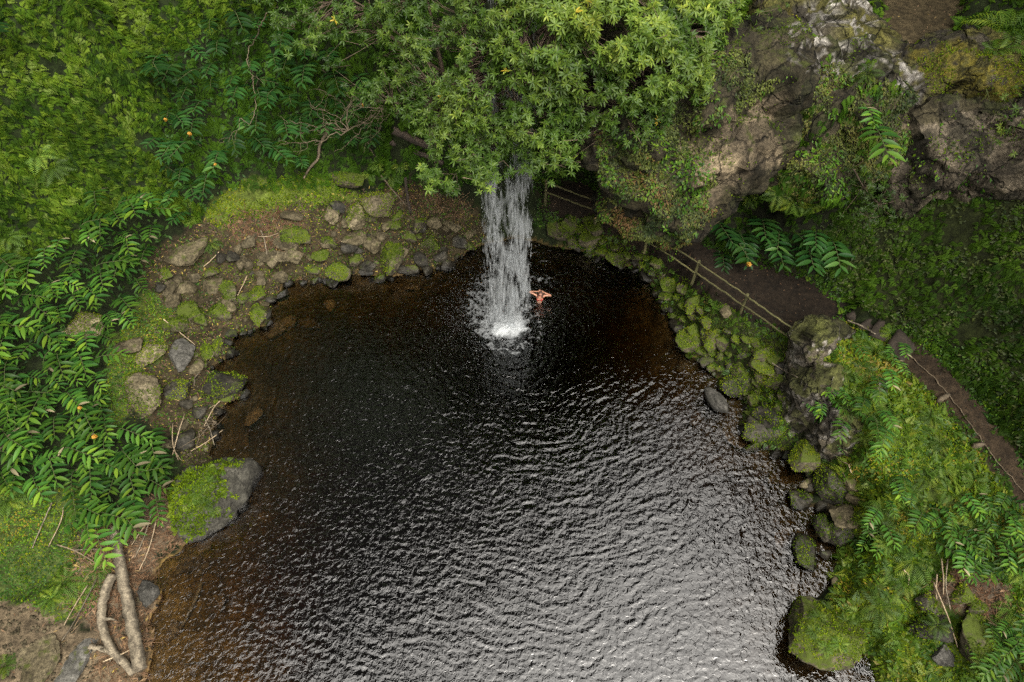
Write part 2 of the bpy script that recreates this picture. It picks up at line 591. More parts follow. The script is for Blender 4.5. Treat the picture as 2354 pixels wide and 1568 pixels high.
CTRL = [  # picture position of a ground point and its height above the pool
    (400, 700, .9), (380, 800, .9), (400, 600, 1.5), (560, 560, 1.3), (700, 520, 1.7), (850, 480, 2.1), (960, 440, 2.4), (1050, 470, 1.8),
    (480, 480, 2.7), (600, 430, 2.9), (750, 390, 3.1), (900, 370, 3.3), (1000, 400, 3.0), (520, 700, .6), (700, 600, .8), (900, 570, .9),
    (250, 700, 1.9), (200, 900, 1.5), (100, 1050, 1.5), (250, 1000, 1.2), (300, 1150, .8), (150, 1200, 1.0), (50, 1300, 1.0), (100, 1420, .9),
    (250, 1400, .5), (50, 1550, .8), (250, 1540, .35), (0, 800, 2.4), (0, 1000, 2.0), (0, 1200, 1.4), (330, 900, .8), (420, 950, .45),
    (350, 450, 3.7), (200, 550, 3.6), (50, 600, 4.2), (300, 300, 5.5), (150, 350, 6.2), (0, 400, 6.6), (300, 100, 8.0), (100, 100, 9.0),
    (500, 200, 6.2), (550, 50, 8.2), (600, 300, 4.8), (700, 200, 6.2), (800, 300, 4.6), (0, 0, 10.3), (900, 200, 7.0), (1000, 60, 9.4), (0, 200, 8.6), (200, 0, 10),
    (420, 350, 4.6), (750, 60, 8.6), (900, 300, 5.0),
    # behind the fall and along the path
    (1100, 500, 1.9), (1250, 470, 2.0), (1330, 440, 2.0), (1430, 490, 2.0), (1500, 545, 2.0), (1600, 605, 2.0), (1700, 660, 2.0), (1850, 720, 2.0),
    (1780, 640, 2.0), (1900, 690, 2.0), (1600, 560, 2.1), (1690, 600, 2.0), (1592, 645, 2.0), (1700, 722, 2.0), (1810, 770, 2.0), (1940, 730, 2.1), (2030, 765, 2.6),
    (2110, 830, 2.9), (2200, 930, 3.0), (2290, 1050, 3.0), (2354, 1130, 3.0), (2150, 900, 2.9), (2240, 1020, 2.9),
    (1330, 530, 1.0), (1400, 560, 1.1), (1480, 600, 1.25), (1600, 700, 1.5), (1700, 790, 1.4), (1780, 880, 1.1), (1780, 960, .8), (1650, 800, .9),
    (1540, 640, 1.4), (1760, 790, 1.6),
    # outcrop and the right bank
    (1900, 800, 3.1), (1980, 820, 3.0), (1960, 900, 2.9), (2000, 1000, 2.6), (2100, 1000, 2.7), (2200, 1150, 2.5), (2000, 1200, 1.5), (2100, 1300, 1.5),
    (2250, 1300, 2.0), (2000, 1400, .9), (2200, 1450, 1.3), (2340, 1350, 2.2), (2340, 1550, 1.5), (2100, 1550, .6), (1900, 960, 2.2), (1930, 1080, 1.4), (2060, 880, 2.8),
    # slope right of the path, alcove under the overhang, upper ledge
    (1950, 640, 2.7), (2100, 700, 3.4), (2250, 850, 3.8), (2350, 950, 4.2), (2000, 560, 3.9), (2150, 600, 4.6), (2300, 700, 4.8), (2354, 600, 6.0), (2300, 550, 6.0),
    (2100, 530, 4.8), (1650, 520, 2.4), (1700, 480, 3.0), (1800, 520, 3.1), (1900, 540, 3.5), (1780, 580, 2.2), (1700, 400, 5.0), (1850, 430, 5.2),
    (1900, 30, 9.0), (2090, 60, 9.2), (2200, 60, 9.2), (2090, 0, 9.3), (2330, 100, 9.4), (2354, 0, 10.0), (1700, 20, 9.4), (1500, 60, 10.0), (1300, 60, 9.8), (2250, 150, 9.0), (2000, 60, 9.1),
]
cpos = np.array([P(x, y, z) for x, y, z in CTRL])
_c = 0.5


def _phi(r):
    return np.sqrt(r * r + _c * _c)


_D = np.hypot(cpos[:, None, 0] - cpos[None, :, 0], cpos[:, None, 1] - cpos[None, :, 1])
_n = len(cpos)
_A = np.zeros((_n + 1, _n + 1))
_A[:_n, :_n] = -_phi(_D) + np.eye(_n) * 0.10
_A[:_n, _n] = 1
_A[_n, :_n] = 1
_w = np.linalg.solve(_A, np.concatenate([cpos[:, 2], [0]]))


def rbf(x, y):
    out = np.full(x.shape, _w[_n])
    for i in range(_n):
        out -= _w[i] * _phi(np.hypot(x - cpos[i, 0], y - cpos[i, 1]))
    return out


PATH_PX = [(1235, 430), (1330, 415), (1420, 450), (1500, 500), (1600, 545), (1680, 590), (1790, 612), (1870, 645), (1945, 700), (1935, 735), (1880, 760), (1835, 785),
           (1780, 765), (1700, 725), (1592, 648), (1500, 580), (1420, 525), (1330, 480), (1240, 455)]
PATH2_PX = [(2040, 768), (2085, 772), (2150, 830), (2230, 910), (2300, 1000), (2370, 1100), (2420, 1200), (2370, 1190), (2300, 1100), (2230, 1010), (2150, 915), (2085, 855), (2050, 820)]


def xy_poly(pxs, z):
    return np.array([P(a, b, z)[:2] for a, b in pxs])


path_xy = xy_poly(PATH_PX, 2.0)
path2_xy = xy_poly(PATH2_PX, 2.95)
STREAM_PX = [(2040, -40), (2020, 40), (2030, 90), (2070, 125), (2120, 118), (2180, 88), (2205, 40), (2225, -40)]
stream_xy = xy_poly(STREAM_PX, 9.2)


def sdist(poly, x, y):
    d = polydist(poly, x, y)
    return np.where(inpoly(poly, x, y), -d, d)


def terrain_z(x, y, rough=True):
    z = rbf(x, y)
    p3 = np.stack([x, y, np.zeros_like(x)], -1)
    # the high wooded walls of the gorge, beyond the edges of the photograph
    xl = -15.8 - 0.2 * np.maximum(y, -6)
    left = 38 * smooth((xl - x) / 4.0)
    tall = np.where(x < 4, 1.0, np.clip(1 - (x - 4) / 9, 0.18, 1))
    back = 42 * tall * smooth((y - 25.0 - 0.1 * np.abs(x)) / 5.0)
    right = 5.0 * smooth((x - 16.8) / 7.0) + 20 * smooth((x - 17.2) / 4.0) * smooth((y - 1.0) / 6.0)
    w = np.maximum(np.maximum(left, back), right)
    z = np.clip(z, 0.25, 12) + w + (0.06 * w) * fbm(p3 * 0.35, 3, 5)
    if rough:
        z = z + 0.16 * fbm(p3 * 0.9, 4, 3) + 0.05 * ridged(p3 * 3.0, 2, 9)
    # trodden path and the sandy stream pocket are level
    dp = sdist(path_xy, x, y)
    k = smooth(1 - dp / 0.5)
    z = z * (1 - k) + k * (2.0 + 0.025 * perlin(p3 * 3, 4))
    d2 = sdist(path2_xy, x, y)
    k = smooth(1 - d2 / 0.35) * (y < 16.2)
    z = z * (1 - k) + k * (np.clip(rbf(x, y), 2.5, 3.1) + 0.02 * perlin(p3 * 3, 4))
    ds = sdist(stream_xy, x, y) + .35 * fbm(p3 * 1.3, 3, 23)
    k = smooth(1 - ds / 0.4)
    z = z * (1 - k) + k * 9.0
    # pool
    jit = 0.16 * fbm(p3 * 1.5, 3, 21)
    dd = sdist(pool, x, y) + jit
    shore = 0.10 + dd * 1.0
    z = np.where(dd > 0, np.minimum(z, np.maximum(shore, 0.05) + 0.25 * np.maximum(dd - .5, 0) * 6), z)
    inn = -np.maximum(-dd, 0)
    shelf = smooth((-3.0 - x) / 5) * smooth((9 - y) / 6)          # long shallow shelf on the lower left
    depth = (0.10 + 0.46 * -inn) * (1 - 0.66 * shelf) + 0.12 * np.maximum(-inn - 2.2, 0)
    bed = -np.minimum(depth, 2.6) + 0.09 * fbm(p3 * 1.8, 3, 31) * smooth(-inn / 0.6)
    z = np.where(dd <= 0, bed, z)
    return z


fx = np.arange(-25.0, 22.01, 0.13)
fy = np.arange(-7.0, 32.01, 0.13)
ox = np.array([200, 140, 100, 70, 50, 38, 31, 27.5])
gx = np.concatenate([-ox, fx, ox[::-1] - 2])
gy = np.concatenate([[-200, -140, -90, -60, -40, -28, -20, -15, -11.5, -9], fy, [34, 37, 42, 50, 65, 90, 140, 200]])
X, Y = np.meshgrid(gx, gy)
Z = terrain_z(X.ravel(), Y.ravel())
TV = np.stack([X.ravel(), Y.ravel(), Z], -1)
nx, ny = len(gx), len(gy)
ii = np.arange((ny - 1) * nx).reshape(ny - 1, nx)[:, :-1].ravel()
TF = np.stack([ii, ii + 1, ii + 1 + nx, ii + nx], -1)

# ground colour by place
Z_MOSSL = [(470, 480), (560, 410), (640, 410), (720, 400), (840, 450), (760, 470), (640, 480), (560, 510), (490, 520)]
Z_SOILL = [(330, 600), (480, 500), (700, 450), (960, 420), (1100, 480), (1110, 570), (900, 660), (640, 720), (540, 800), (480, 870), (560, 900), (480, 1060), (420, 1080), (400, 1000), (300, 960), (260, 860), (330, 760)]
Z_LITTER = [(520, 510), (600, 480), (700, 490), (720, 560), (640, 580), (560, 580)]
Z_MOSSL2 = [(250, 800), (290, 750), (340, 670), (395, 720), (380, 790), (330, 840), (275, 1000), (240, 930)]
Z_BLGREEN = [(-60, 1120), (200, 1120), (260, 1260), (220, 1390), (130, 1440), (60, 1390), (-60, 1370)]
Z_SAND = [(-80, 1370), (70, 1390), (140, 1450), (230, 1460), (330, 1568), (330, 1640), (-80, 1640)]
Z_DEBRIS = [(180, 1230), (420, 1100), (430, 1240), (350, 1300), (370, 1420), (355, 1600), (200, 1600), (230, 1440), (150, 1400)]
Z_BANKR = [(1270, 500), (1360, 500), (1480, 570), (1590, 650), (1700, 730), (1830, 790), (1840, 900), (1830, 1050), (1720, 1020), (1650, 870), (1560, 800), (1520, 700), (1460, 630), (1370, 600), (1280, 570)]
Z_GRASSR = [(1840, 770), (1950, 745), (2030, 780), (2085, 860), (2150, 920), (2230, 1015), (2300, 1105), (2400, 1240), (2420, 1640), (2000, 1640), (1880, 1500), (1930, 1300), (1950, 1200), (1880, 1000)]
Z_LITR = [(2110, 1380), (2190, 1290), (2330, 1350), (2320, 1440), (2200, 1420)]
Z_SLOPER = [(1880, 500), (2040, 430), (2420, 400), (2420, 1100), (2310, 1000), (2240, 905), (2160, 820), (2080, 760), (1960, 690), (1880, 620)]
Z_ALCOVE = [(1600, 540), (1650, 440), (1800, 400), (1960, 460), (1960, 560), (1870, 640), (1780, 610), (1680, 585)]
Z_HILLL = [(-200, 640), (60, 590), (160, 550), (250, 490), (350, 470), (440, 520), (480, 480), (400, 440), (370, 330), (390, 240), (360, 140), (520, 60), (640, 60), (640, -120), (-200, -120)]
vx, vy = proj(TV)
jx = vx + 26 * fbm(TV * 1.1, 3, 41)
jy = vy + 26 * fbm(TV * 1.1, 3, 43)
CLR = np.tile(np.array([0.010, 0.015, 0.004]), (len(TV), 1))


def paint(poly, c):
    CLR[inpoly(poly, jx, jy)] = c


paint(Z_HILLL, (0.012, 0.020, 0.004))
paint(Z_SLOPER, (0.016, 0.021, 0.005))
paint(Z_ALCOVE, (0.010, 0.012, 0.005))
paint(Z_SOILL, (0.036, 0.028, 0.014))
paint(Z_LITTER, (0.055, 0.04, 0.024))
paint(Z_MOSSL, (0.075, 0.10, 0.016))
paint(Z_MOSSL2, (0.050, 0.065, 0.014))
paint(Z_BLGREEN, (0.045, 0.065, 0.014))
paint(Z_DEBRIS, (0.085, 0.065, 0.042))
paint(Z_SAND, (0.115, 0.088, 0.055))
paint(Z_BANKR, (0.018, 0.021, 0.006))
paint(Z_GRASSR, (0.060, 0.090, 0.014))
paint(Z_LITR, (0.085, 0.065, 0.045))
mxy = inpoly(path_xy, TV[:, 0], TV[:, 1])
CLR[mxy] = (0.013, 0.009, 0.0055)
mxy2 = inpoly(path2_xy, TV[:, 0], TV[:, 1]) & (TV[:, 1] < 16.2)
CLR[mxy2] = (0.034, 0.0235, 0.014)
CLR[sdist(stream_xy, TV[:, 0], TV[:, 1]) + .35 * fbm(np.stack([TV[:, 0], TV[:, 1], 0 * TV[:, 0]], -1) * 1.3, 3, 23) < .05] = (0.055, 0.042, 0.022)
bed = Z < 0.03
_sand = smooth((-4.0 - TV[bed][:, 0]) / 4) * smooth((10 - TV[bed][:, 1]) / 4)
CLR[bed] = (np.array([[0.10, 0.064, 0.023]]) + _sand[:, None] * np.array([[0.15, 0.092, 0.028]])) * (1 + 0.5 * fbm(TV[bed] * 1.3, 3, 51))[:, None]
wall = (np.abs(TV[:, 0]) > 22) | (TV[:, 1] > 27)
CLR[wall] = np.array([0.016, 0.026, 0.010])

fc = TF
zmean = Z[fc].mean(1)
fpath = mxy[fc].all(1) | mxy2[fc].all(1)
fbed = (zmean < 0.0) & ~fpath


def split(mask, name, label_kind='structure'):
    f = TF[mask]
    used, inv = np.unique(f, return_inverse=True)
    me = mesh_np(name, TV[used], inv.reshape(-1, 4), M_ground, {"Col": CLR[used]})
    o = obj(name, me)
    o["kind"] = label_kind
    return o


split(fpath, "path")
split(fbed, "pool_bed")
split(~fpath & ~fbed, "hillside")

TT = np.concatenate([TF[:, [0, 1, 2]], TF[:, [0, 2, 3]]])
bvh_terrain = BVHTree.FromPolygons([tuple(v) for v in TV], [tuple(int(i) for i in f) for f in TF])


def tz(x, y):
    h = bvh_terrain.ray_cast(Vector((x, y, 200)), Vector((0, 0, -1)))
    return h[0].z if h[0] is not None else 0.0


def hit(px, py, trees=None):
    d = Vector(ray(px, py)).normalized()
    o = Vector(CAM)
    best = None
    for t in (trees or [bvh_terrain]):
        h = t.ray_cast(o, d)
        if h[0] is not None and (best is None or h[3] < best[2]):
            best = (np.array(h[0]), np.array(h[1]), h[3])
    if best is None:
        q = P(px, py, 0.0)
        return q, np.array([0, 0, 1.0])
    return best[0], best[1]


# ------------------------------------------------------------------ cliffs
def ico(sub):
    bm = bmesh.new()
    bmesh.ops.create_icosphere(bm, subdivisions=sub, radius=1.0)
    v = np.array([x.co[:] for x in bm.verts])
    f = np.array([[q.index for q in t.verts] for t in bm.faces])
    bm.free()
    return v, f


ICO3, ICO3F = ico(3)
ICO4, ICO4F = ico(4)
ICO5, ICO5F = ico(5)


def vnormals(v, tri):
    fn = np.cross(v[tri[:, 1]] - v[tri[:, 0]], v[tri[:, 2]] - v[tri[:, 0]])
    n = np.zeros_like(v)
    for k in range(3):
        np.add.at(n, tri[:, k], fn)
    return unit(n)


def facet(v, nrm, cell, k, seed, tilt=.5, crack=0.0):
    """breaks a rounded surface into flat chipped faces"""
    r = np.random.default_rng(seed)
    w = v + 0.25 * cell * np.stack([fbm(v / cell, 2, seed + q) for q in (1, 2, 3)], -1)
    pts, nn_ = [], []
    order = r.permutation(len(v))
    lim = cell * cell
    P_ = np.zeros((0, 3))
    for i in order[:6000]:
        if len(P_) == 0 or ((P_ - w[i]) ** 2).sum(1).min() > lim:
            P_ = np.vstack([P_, w[i]])
            nn_.append(i)
    N_ = unit(nrm[nn_] + tilt * r.normal(size=(len(nn_), 3)))
    O_ = v[nn_]
    idx = np.empty(len(v), int)
    gap = np.empty(len(v))
    for a in range(0, len(v), 4000):
        d = ((w[a:a + 4000, None] - P_[None]) ** 2).sum(2)
        idx[a:a + 4000] = d.argmin(1)
        two = np.sqrt(np.partition(d, 1, axis=1)[:, :2])
        gap[a:a + 4000] = two[:, 1] - two[:, 0]
    s_ = ((v - O_[idx]) * N_[idx]).sum(1)
    s_ = np.clip(s_, -cell * .5, cell * .5)
    tone = r.uniform(.62, 1.3, len(O_))[idx] * (1 - .45 * np.exp(-gap / (.05 * cell)))
    return v - (k * s_)[:, None] * N_[idx] - nrm * (crack * np.exp(-gap / (.07 * cell)))[:, None], tone


def blob_mass(name, blobs, voxel, amp, seed, fk=.7):
    vs, fs, n = [], [], 0
    for (px, py, z, rx, ry, rz) in blobs:
        c = P(px, py, z)
        a = random.uniform(0, 3.1)
        v = ICO3 * np.array([rx, ry, rz])
        v = v + 0.12 * min(rx, ry, rz) * ICO3 * fbm(ICO3 * 1.6 + seed + n, 2)[:, None]
        vs.append(v + c)
        fs.append(ICO3F + n)
        n += len(v)
    me = mesh_np(name + "_src", np.concatenate(vs), np.concatenate(fs))
    o = bpy.data.objects.new(name + "_src", me)
    COL.objects.link(o)
    md = o.modifiers.new("r", 'REMESH')
    md.mode = 'VOXEL'
    md.voxel_size = voxel
    dg = bpy.context.evaluated_depsgraph_get()
    dg.update()
    ev = o.evaluated_get(dg)
    m2 = ev.to_mesh()
    v, t = mesh_arrays(m2)
    ev.to_mesh_clear()
    bpy.data.objects.remove(o)
    bpy.data.meshes.remove(me)
    for _ in range(3):                     # soften the creases between the blobs
        nb = np.zeros_like(v)
        ct = np.zeros(len(v))
        for a, b in ((0, 1), (1, 2), (2, 0)):
            np.add.at(nb, t[:, a], v[t[:, b]])
            np.add.at(ct, t[:, a], 1)
        v = v * 0.5 + 0.5 * nb / np.maximum(ct, 1)[:, None]
    nrm = vnormals(v, t)
    sq = v * np.array([1, 1, 1.5])
    d = amp * (0.55 * fbm(sq * 0.45, 3, seed) + 0.42 * ridged(sq * 0.55 + 5, 3, seed + 3) + 0.16 * ridged(sq * 1.7, 3, seed + 5)) - 0.2 * amp
    # bedding ledges and fractures
    d += amp * 0.12 * np.abs(np.mod(v[:, 2] * 0.9 + 0.9 * fbm(v * 0.5, 2, seed + 7), 1.0) - 0.5)
    v = v + nrm * d[:, None]
    big = voxel > .1
    v, t1 = facet(v, vnormals(v, t), 1.5 if big else .9, .6, seed + 11, .3, .12 if big else .07)
    v, t2 = facet(v, vnormals(v, t), .5 if big else .32, .8, seed + 12, .4, .05)
    v = v + unit(vnormals(v, t)) * (0.05 * fbm(v * 3.2, 3, seed + 9))[:, None]
    return v, t, t1 * t2


CL = {}
CLIFFS = {
    "over": ([(1490, 405, 6.0, 1.75, 1.8, 2.2), (1580, 410, 6.0, 1.45, 1.8, 2.1), (1553, 485, 4.95, .75, .9, 1.1), (1640, 320, 7.2, 1.9, 2.0, 1.7),
              (1725, 290, 7.4, 1.15, 1.8, 1.3), (1450, 290, 7.6, 2.0, 2.2, 2.0), (1600, 180, 8.8, 2.2, 2.2, 1.5), (1740, 160, 8.8, 1.6, 2.0, 1.4), (1400, 180, 9, 2, 2.2, 1.4)],
             0.12, 0.5, 11, "brown overhanging rock mass draped with creepers beside the waterfall"),
    "mid": ([(1850, 250, 7.6, 1.4, 1.8, 1.7), (1880, 360, 6.3, 1.3, 1.4, 1.2), (1950, 200, 8.3, 1.6, 1.8, 1.3), (1980, 320, 6.8, 1.1, 1.5, 1.5), (1830, 170, 8.6, 1.3, 1.6, 1.2)],
            0.15, 0.55, 23, "recessed rock face hidden under creepers between two bare rock masses"),
    "right": ([(2150, 330, 7.0, 1.55, 1.6, 1.5), (2240, 390, 6.2, 1.55, 1.4, 1.3), (2200, 455, 5.5, .8, .9, .75), (2330, 330, 7.4, 1.9, 1.9, 1.8), (2380, 440, 5.9, 1.1, 1.3, 1.0), (2110, 410, 6.1, .8, 1.1, .9), (2440, 300, 8, 2, 2, 2)],
              0.11, 0.45, 37, "bare grey brown rock mass with a pointed lower edge, above the path"),
    "crag": ([(1862, 800, 2.5, .75, .8, 1.15), (1845, 850, 1.6, .6, .6, 1.2), (1880, 900, 1.8, .95, .9, 1.25), (1925, 985, 1.3, 1.0, .9, 1.2), (1965, 920, 1.9, 1.1, 1.0, 1.0), (1830, 960, .9, .45, .5, .9), (1965, 1040, 1.0, .7, .7, .9), (1900, 790, 2.3, .8, .7, 1.0)],
             0.075, 0.26, 71, "craggy pale streaked outcrop at the end of the railing, overgrown with ginger"),
    "ledge": ([(1880, 70, 8.9, 1.9, 2.2, 1.0), (1975, 130, 8.7, 1.7, 1.5, .95), (2100, 185, 8.5, 1.5, 1.2, .8), (2240, 165, 8.8, 2.0, 1.4, .95), (2340, 220, 8.4, 1.5, 1.4, 1.0), (1790, 20, 9.2, 1.1, 1.8, 1.0), (2430, 240, 8.6, 1.5, 1.5, 1)],
              0.12, 0.40, 53, "rock ledge blotched with white lichen and yellow moss, at the cliff top"),
}
K_BARE = [[(1560, 330), (1640, 270), (1790, 210), (1800, 370), (1690, 420), (1620, 520), (1560, 550), (1610, 420)], [(2060, 300), (2354, 240), (2420, 500), (2200, 520), (2040, 470)]]
K_LICH = [[(1780, 120), (1850, 20), (2010, -40), (2020, 90), (2120, 190), (2100, 250), (1980, 180), (1900, 190)], [(2000, 140), (2120, 160), (2110, 240), (2030, 200)]]
K_YMOSS = [[(2080, 110), (2180, 90), (2300, 130), (2400, 170), (2400, 250), (2250, 240), (2120, 170)], [(1770, 30), (1830, 30), (1850, 90), (1790, 110)]]
for key, (bl, vox, amp, seed, lab) in CLIFFS.items():
    v, t, tone = blob_mass(key, bl, vox, amp, seed)
    n = vnormals(v, t)
    px, py = proj(v)
    px = px + 20 * fbm(v * 1.2, 3, 61)
    py = py + 20 * fbm(v * 1.2, 3, 63)
    c = np.tile(np.array([0.034, 0.029, 0.015]), (len(v), 1))
    g = fbm(v * 0.8, 3, 65)
    c[g > 0.12] = (0.026, 0.03, 0.009)
    for p in K_BARE:
        c[inpoly(p, px, py)] = (0.155, 0.122, 0.077) if key != "right" else (0.145, 0.12, 0.086)
    k = fbm(v * 0.9 + 9, 3, 67)
    if key == "right":
        c[k < -0.16] = (0.04, 0.036, 0.025)
    if key == "over":
        c[k < -0.22] = (0.04, 0.035, 0.016)
    if key == "crag":
        c[:] = (0.085, 0.072, 0.05)
        c[k < -.15] = (.06, .052, .04)
        c[ridged(v * np.array([2.5, 2.5, .6]), 2, 73) > 1.05] = (.27, .25, .22)
        c[(n[:, 2] > .35) & (g > -.25)] = (.05, .055, .013)
    if key != "right":
        wl = 1 + .7 * fbm(v * 1.5, 3, 69) + 1.25 * fbm(v * 6.5, 3, 71)
        for p in K_LICH:
            c[inpoly(p, px, py) & (wl > 1.25)] = (0.27, 0.255, 0.23)
    if key == "ledge":
        c[:] = (0.06, 0.053, 0.038)
        c[(g > 0.05)] = (0.10, 0.095, 0.02)
        wl = 1 + .7 * fbm(v * 1.5, 3, 69) + 1.25 * fbm(v * 6.5, 3, 71)
        for p in K_LICH:
            c[inpoly(p, px, py) & (wl > 1.22)] = (0.28, 0.265, 0.24)
        for p in K_YMOSS:
            s_ = inpoly(p, px, py) & (wl < 1.15)
            c[s_] = (0.17, 0.145, 0.014)
    c = c * np.clip(tone, .35, 1.5)[:, None] * (1 + .5 * fbm(v * np.array([1.6, 1.6, .35]), 3, 79))[:, None]
    o = obj("rock_cliff", mesh_np("rock_cliff", v, t, M_cliff, {"Col": c}))
    tag(o, lab, "rock face")
    CL[key] = (v, t)

bvh_cliff = {k: BVHTree.FromPolygons([tuple(a) for a in v], [tuple(int(i) for i in f) for f in t]) for k, (v, t) in CL.items()}
ALLB = [bvh_terrain] + list(bvh_cliff.values())

# ------------------------------------------------------------------ rocks
ROCK_SOUP = []        # world triangles of mossy rocks, for moss cushions


def rock_shape(seed, iv, nplanes=12, lo=0.43, hi=0.76, rough=0.075):
    r = np.random.default_rng(seed)
    v = iv.copy()
    d = unit(r.normal(size=(nplanes, 3)))
    off = r.uniform(lo, hi, nplanes)
    for k in range(nplanes):
        s = v @ d[k] - off[k]
        v = v - np.where(s > 0, s * 0.93, 0)[:, None] * d[k]
    n = unit(v)
    v = v + n * (rough * fbm(v * 2.2 + seed, 4, seed) + rough * 0.55 * ridged(v * 3.5 + seed, 2, seed + 2))[:, None]
    return v


ROCK_T = [rock_shape(100 + i, ICO4) for i in range(16)]
_rock_me = {}
ROCK_BVH = []


def rock(px, py, w, h, mat, label, group=None, ang=0.0, flat=0.55, sink=0.25, shape=None, big=False, z=None, cat="rock"):
    if z is None:
        p, _ = hit(px, py)
    else:
        p = P(px, py, z)
    pm = F / depth_of(p)
    rx = w / 2 / pm * 1.12
    ry = h / 2 / pm * 1.2
    rz = flat * math.sqrt(rx * ry)
    rot = Euler((random.uniform(-.18, .18), random.uniform(-.18, .18), ang))
    if big:
        v = shape if shape is not None else rock_shape(random.randrange(9999), ICO5, 13, .45, .78, .065)
        me = mesh_np("boulder", v, ICO5F if len(v) == len(ICO5) else ICO4F, mat)
        tri = ICO5F if len(v) == len(ICO5) else ICO4F
    else:
        k = random.randrange(16) if shape is None else shape
        key = (k, mat.name)
        if key not in _rock_me:
            _rock_me[key] = mesh_np("rock", ROCK_T[k], ICO4F, mat)
        me = _rock_me[key]
        v = ROCK_T[k]
        tri = ICO4F
    o = obj("boulder" if big else "rock", me)
    o.location = (p[0], p[1], p[2] + rz * (0.5 - sink))
    o.rotation_euler = rot
    o.scale = (rx, ry, rz)
    tag(o, label, cat if not big else "boulder", group)
    M = Matrix.LocRotScale(o.location, rot, o.scale)
    wv = v @ np.array(M.to_3x3()).T + np.array(M.translation)
    if (mat in (M_rockmoss,) or big) or (group and "under the railing" in group):
        ROCK_SOUP.append((wv, tri, mat, big))
    ROCK_BVH.append((wv, tri))
    return o, wv


G_L, G_R, G_F = "rocks on the left bank", "rocks on the right bank", "filler"
# large, singly described
rock(798, 411, 112, 52, M_rockmoss, "long flat mossy slab lying above the three tan boulders", None, -.55, .4, .2, big=True)
rock(872, 477, 86, 84, M_rocktan, "largest tan angular boulder of the three standing left of the waterfall", None, -.5, .6, .2, big=True)
rock(822, 499, 56, 86, M_rocktan, "tan wedge boulder, middle one of the three left of the waterfall", None, -.15, .75, .2, big=True)
rock(764, 498, 44, 70, M_rocktan, "smallest tan boulder, left one of the three beside the waterfall", None, .1, .7, .2, big=True)
rock(902, 592, 56, 86, M_rockmoss, "green stained pointed boulder hanging over the dark water edge", None, .1, .7, .15, big=True, z=.75)
rock(627, 592, 98, 42, M_rock, "grey brown flat slab under a curled tan leaf", None, -.25, .4, .2, big=True)
rock(690, 545, 90, 46, M_rockmoss, "wide flat rock half under green moss above the flat slab", None, 0, .4, .3, big=True)
rock(434, 577, 112, 66, M_rock, "pale worn rock sunk in soil beside a rosette of leaves", None, .1, .35, .4, big=True)
rock(204, 757, 112, 86, M_rocktan, "big tan boulder among the ginger leaves on the left bank", None, .25, .55, .15, big=True)
rock(350, 812, 68, 74, M_rocktan, "tan boulder touching the smooth grey one on the left bank", None, .4, .5, .2, big=True)
rock(420, 820, 74, 70, M_rockgrey, "smooth blue grey boulder with one yellow leaf on it", None, .2, .55, .2, big=True)
rock(298, 800, 64, 46, M_rock, "pale rock with a yellow moss cap beside the tan boulders", None, 0, .55, .2, big=True)
rock(409, 750, 68, 64, M_rockmoss, "brown boulder crowned with moss above the blue grey boulder", None, 0, .55, .2, big=True)
rock(333, 920, 128, 88, M_rocktan, "large slanting boulder with yellow moss at its upper left end", None, -.5, .5, .15, big=True)
rock(412, 895, 74, 54, M_rockdark, "dark rounded rock beside the layered rock tip in the water", None, .1, .6, .2, big=True)
rock(508, 893, 124, 62, M_rockdark, "dark layered rock pointing into the pool", None, .05, .5, .2, big=True, z=.15)
rock(599, 728, 46, 58, M_rockmoss, "dark wet boulder with moss patches at the pool corner", None, .2, .7, .1, big=True, z=.3)
rock(778, 628, 56, 52, M_rockmoss, "squat mossy boulder dipping into the water below flat slabs", None, .2, .7, .2, big=True, z=.3)
# the great moss-topped boulder
gv = rock_shape(4242, ICO5, 10, .75, .95, .045)
c0, c1, c2 = P(583, 1052, .85), P(430, 1236, .35), P(405, 1120, 1.0)
cen = P(492, 1146, .55)
rings = np.array([P(x, y, z) - cen for x, y, z in [(584, 1056, .75), (564, 1105, .55), (530, 1160, .45), (482, 1206, .4), (432, 1236, .4), (408, 1215, .5), (396, 1160, .8), (405, 1110, .9), (480, 1076, .95)]])
angs = np.arctan2(rings[:, 1], rings[:, 0])
od = np.argsort(angs)
a_ = np.concatenate([angs[od] - 2 * math.pi, angs[od], angs[od] + 2 * math.pi])
r_ = np.tile(np.hypot(rings[od, 0], rings[od, 1]), 3)
th = np.arctan2(ICO5[:, 1], ICO5[:, 0])
rr = np.interp(th, a_, r_)
hz = np.hypot(ICO5[:, 0], ICO5[:, 1])
rr = rr * 0.93
prof = np.clip(hz, 0, 1) ** 0.55
bv = np.stack([np.cos(th) * rr * prof, np.sin(th) * rr * prof, np.sign(ICO5[:, 2]) * np.abs(ICO5[:, 2]) ** 0.8 * np.where(ICO5[:, 2] > 0, .75, .9)], -1)
bv[:, 2] += -0.18 * bv[:, 0] * 0 + 0.10 * (bv[:, 0] < .3)
bv += unit(bv) * (0.16 * ridged(bv * 0.7, 3, 77) + 0.06 * fbm(bv * 3, 3, 79) + 0.05 * ridged(bv * 2.4, 3, 80))[:, None]
M_great = rock_mat("great_rock", (0.05, 0.047, 0.038), (0.11, 0.105, 0.085), (0.075, 0.10, 0.010), 0.14)
o = obj("boulder", mesh_np("boulder", bv, ICO5F, M_great))
o.location = tuple(cen + np.array([0, 0, -.12]))
tag(o, "great boulder with a moss and fern top reaching into the pool", "boulder")
GREAT = (bv + cen + np.array([0, 0, -.12]), ICO5F)
ROCK_BVH.append(GREAT)
rock(343, 1368, 58, 68, M_rockgrey, "greenish grey boulder between the driftwood log and the water", None, .2, .7, .2, big=True)
rock(180, 1512, 80, 112, M_rockgrey, "bare blue grey slab sunk in sand beside the driftwood", None, -.3, .22, .45, big=True)
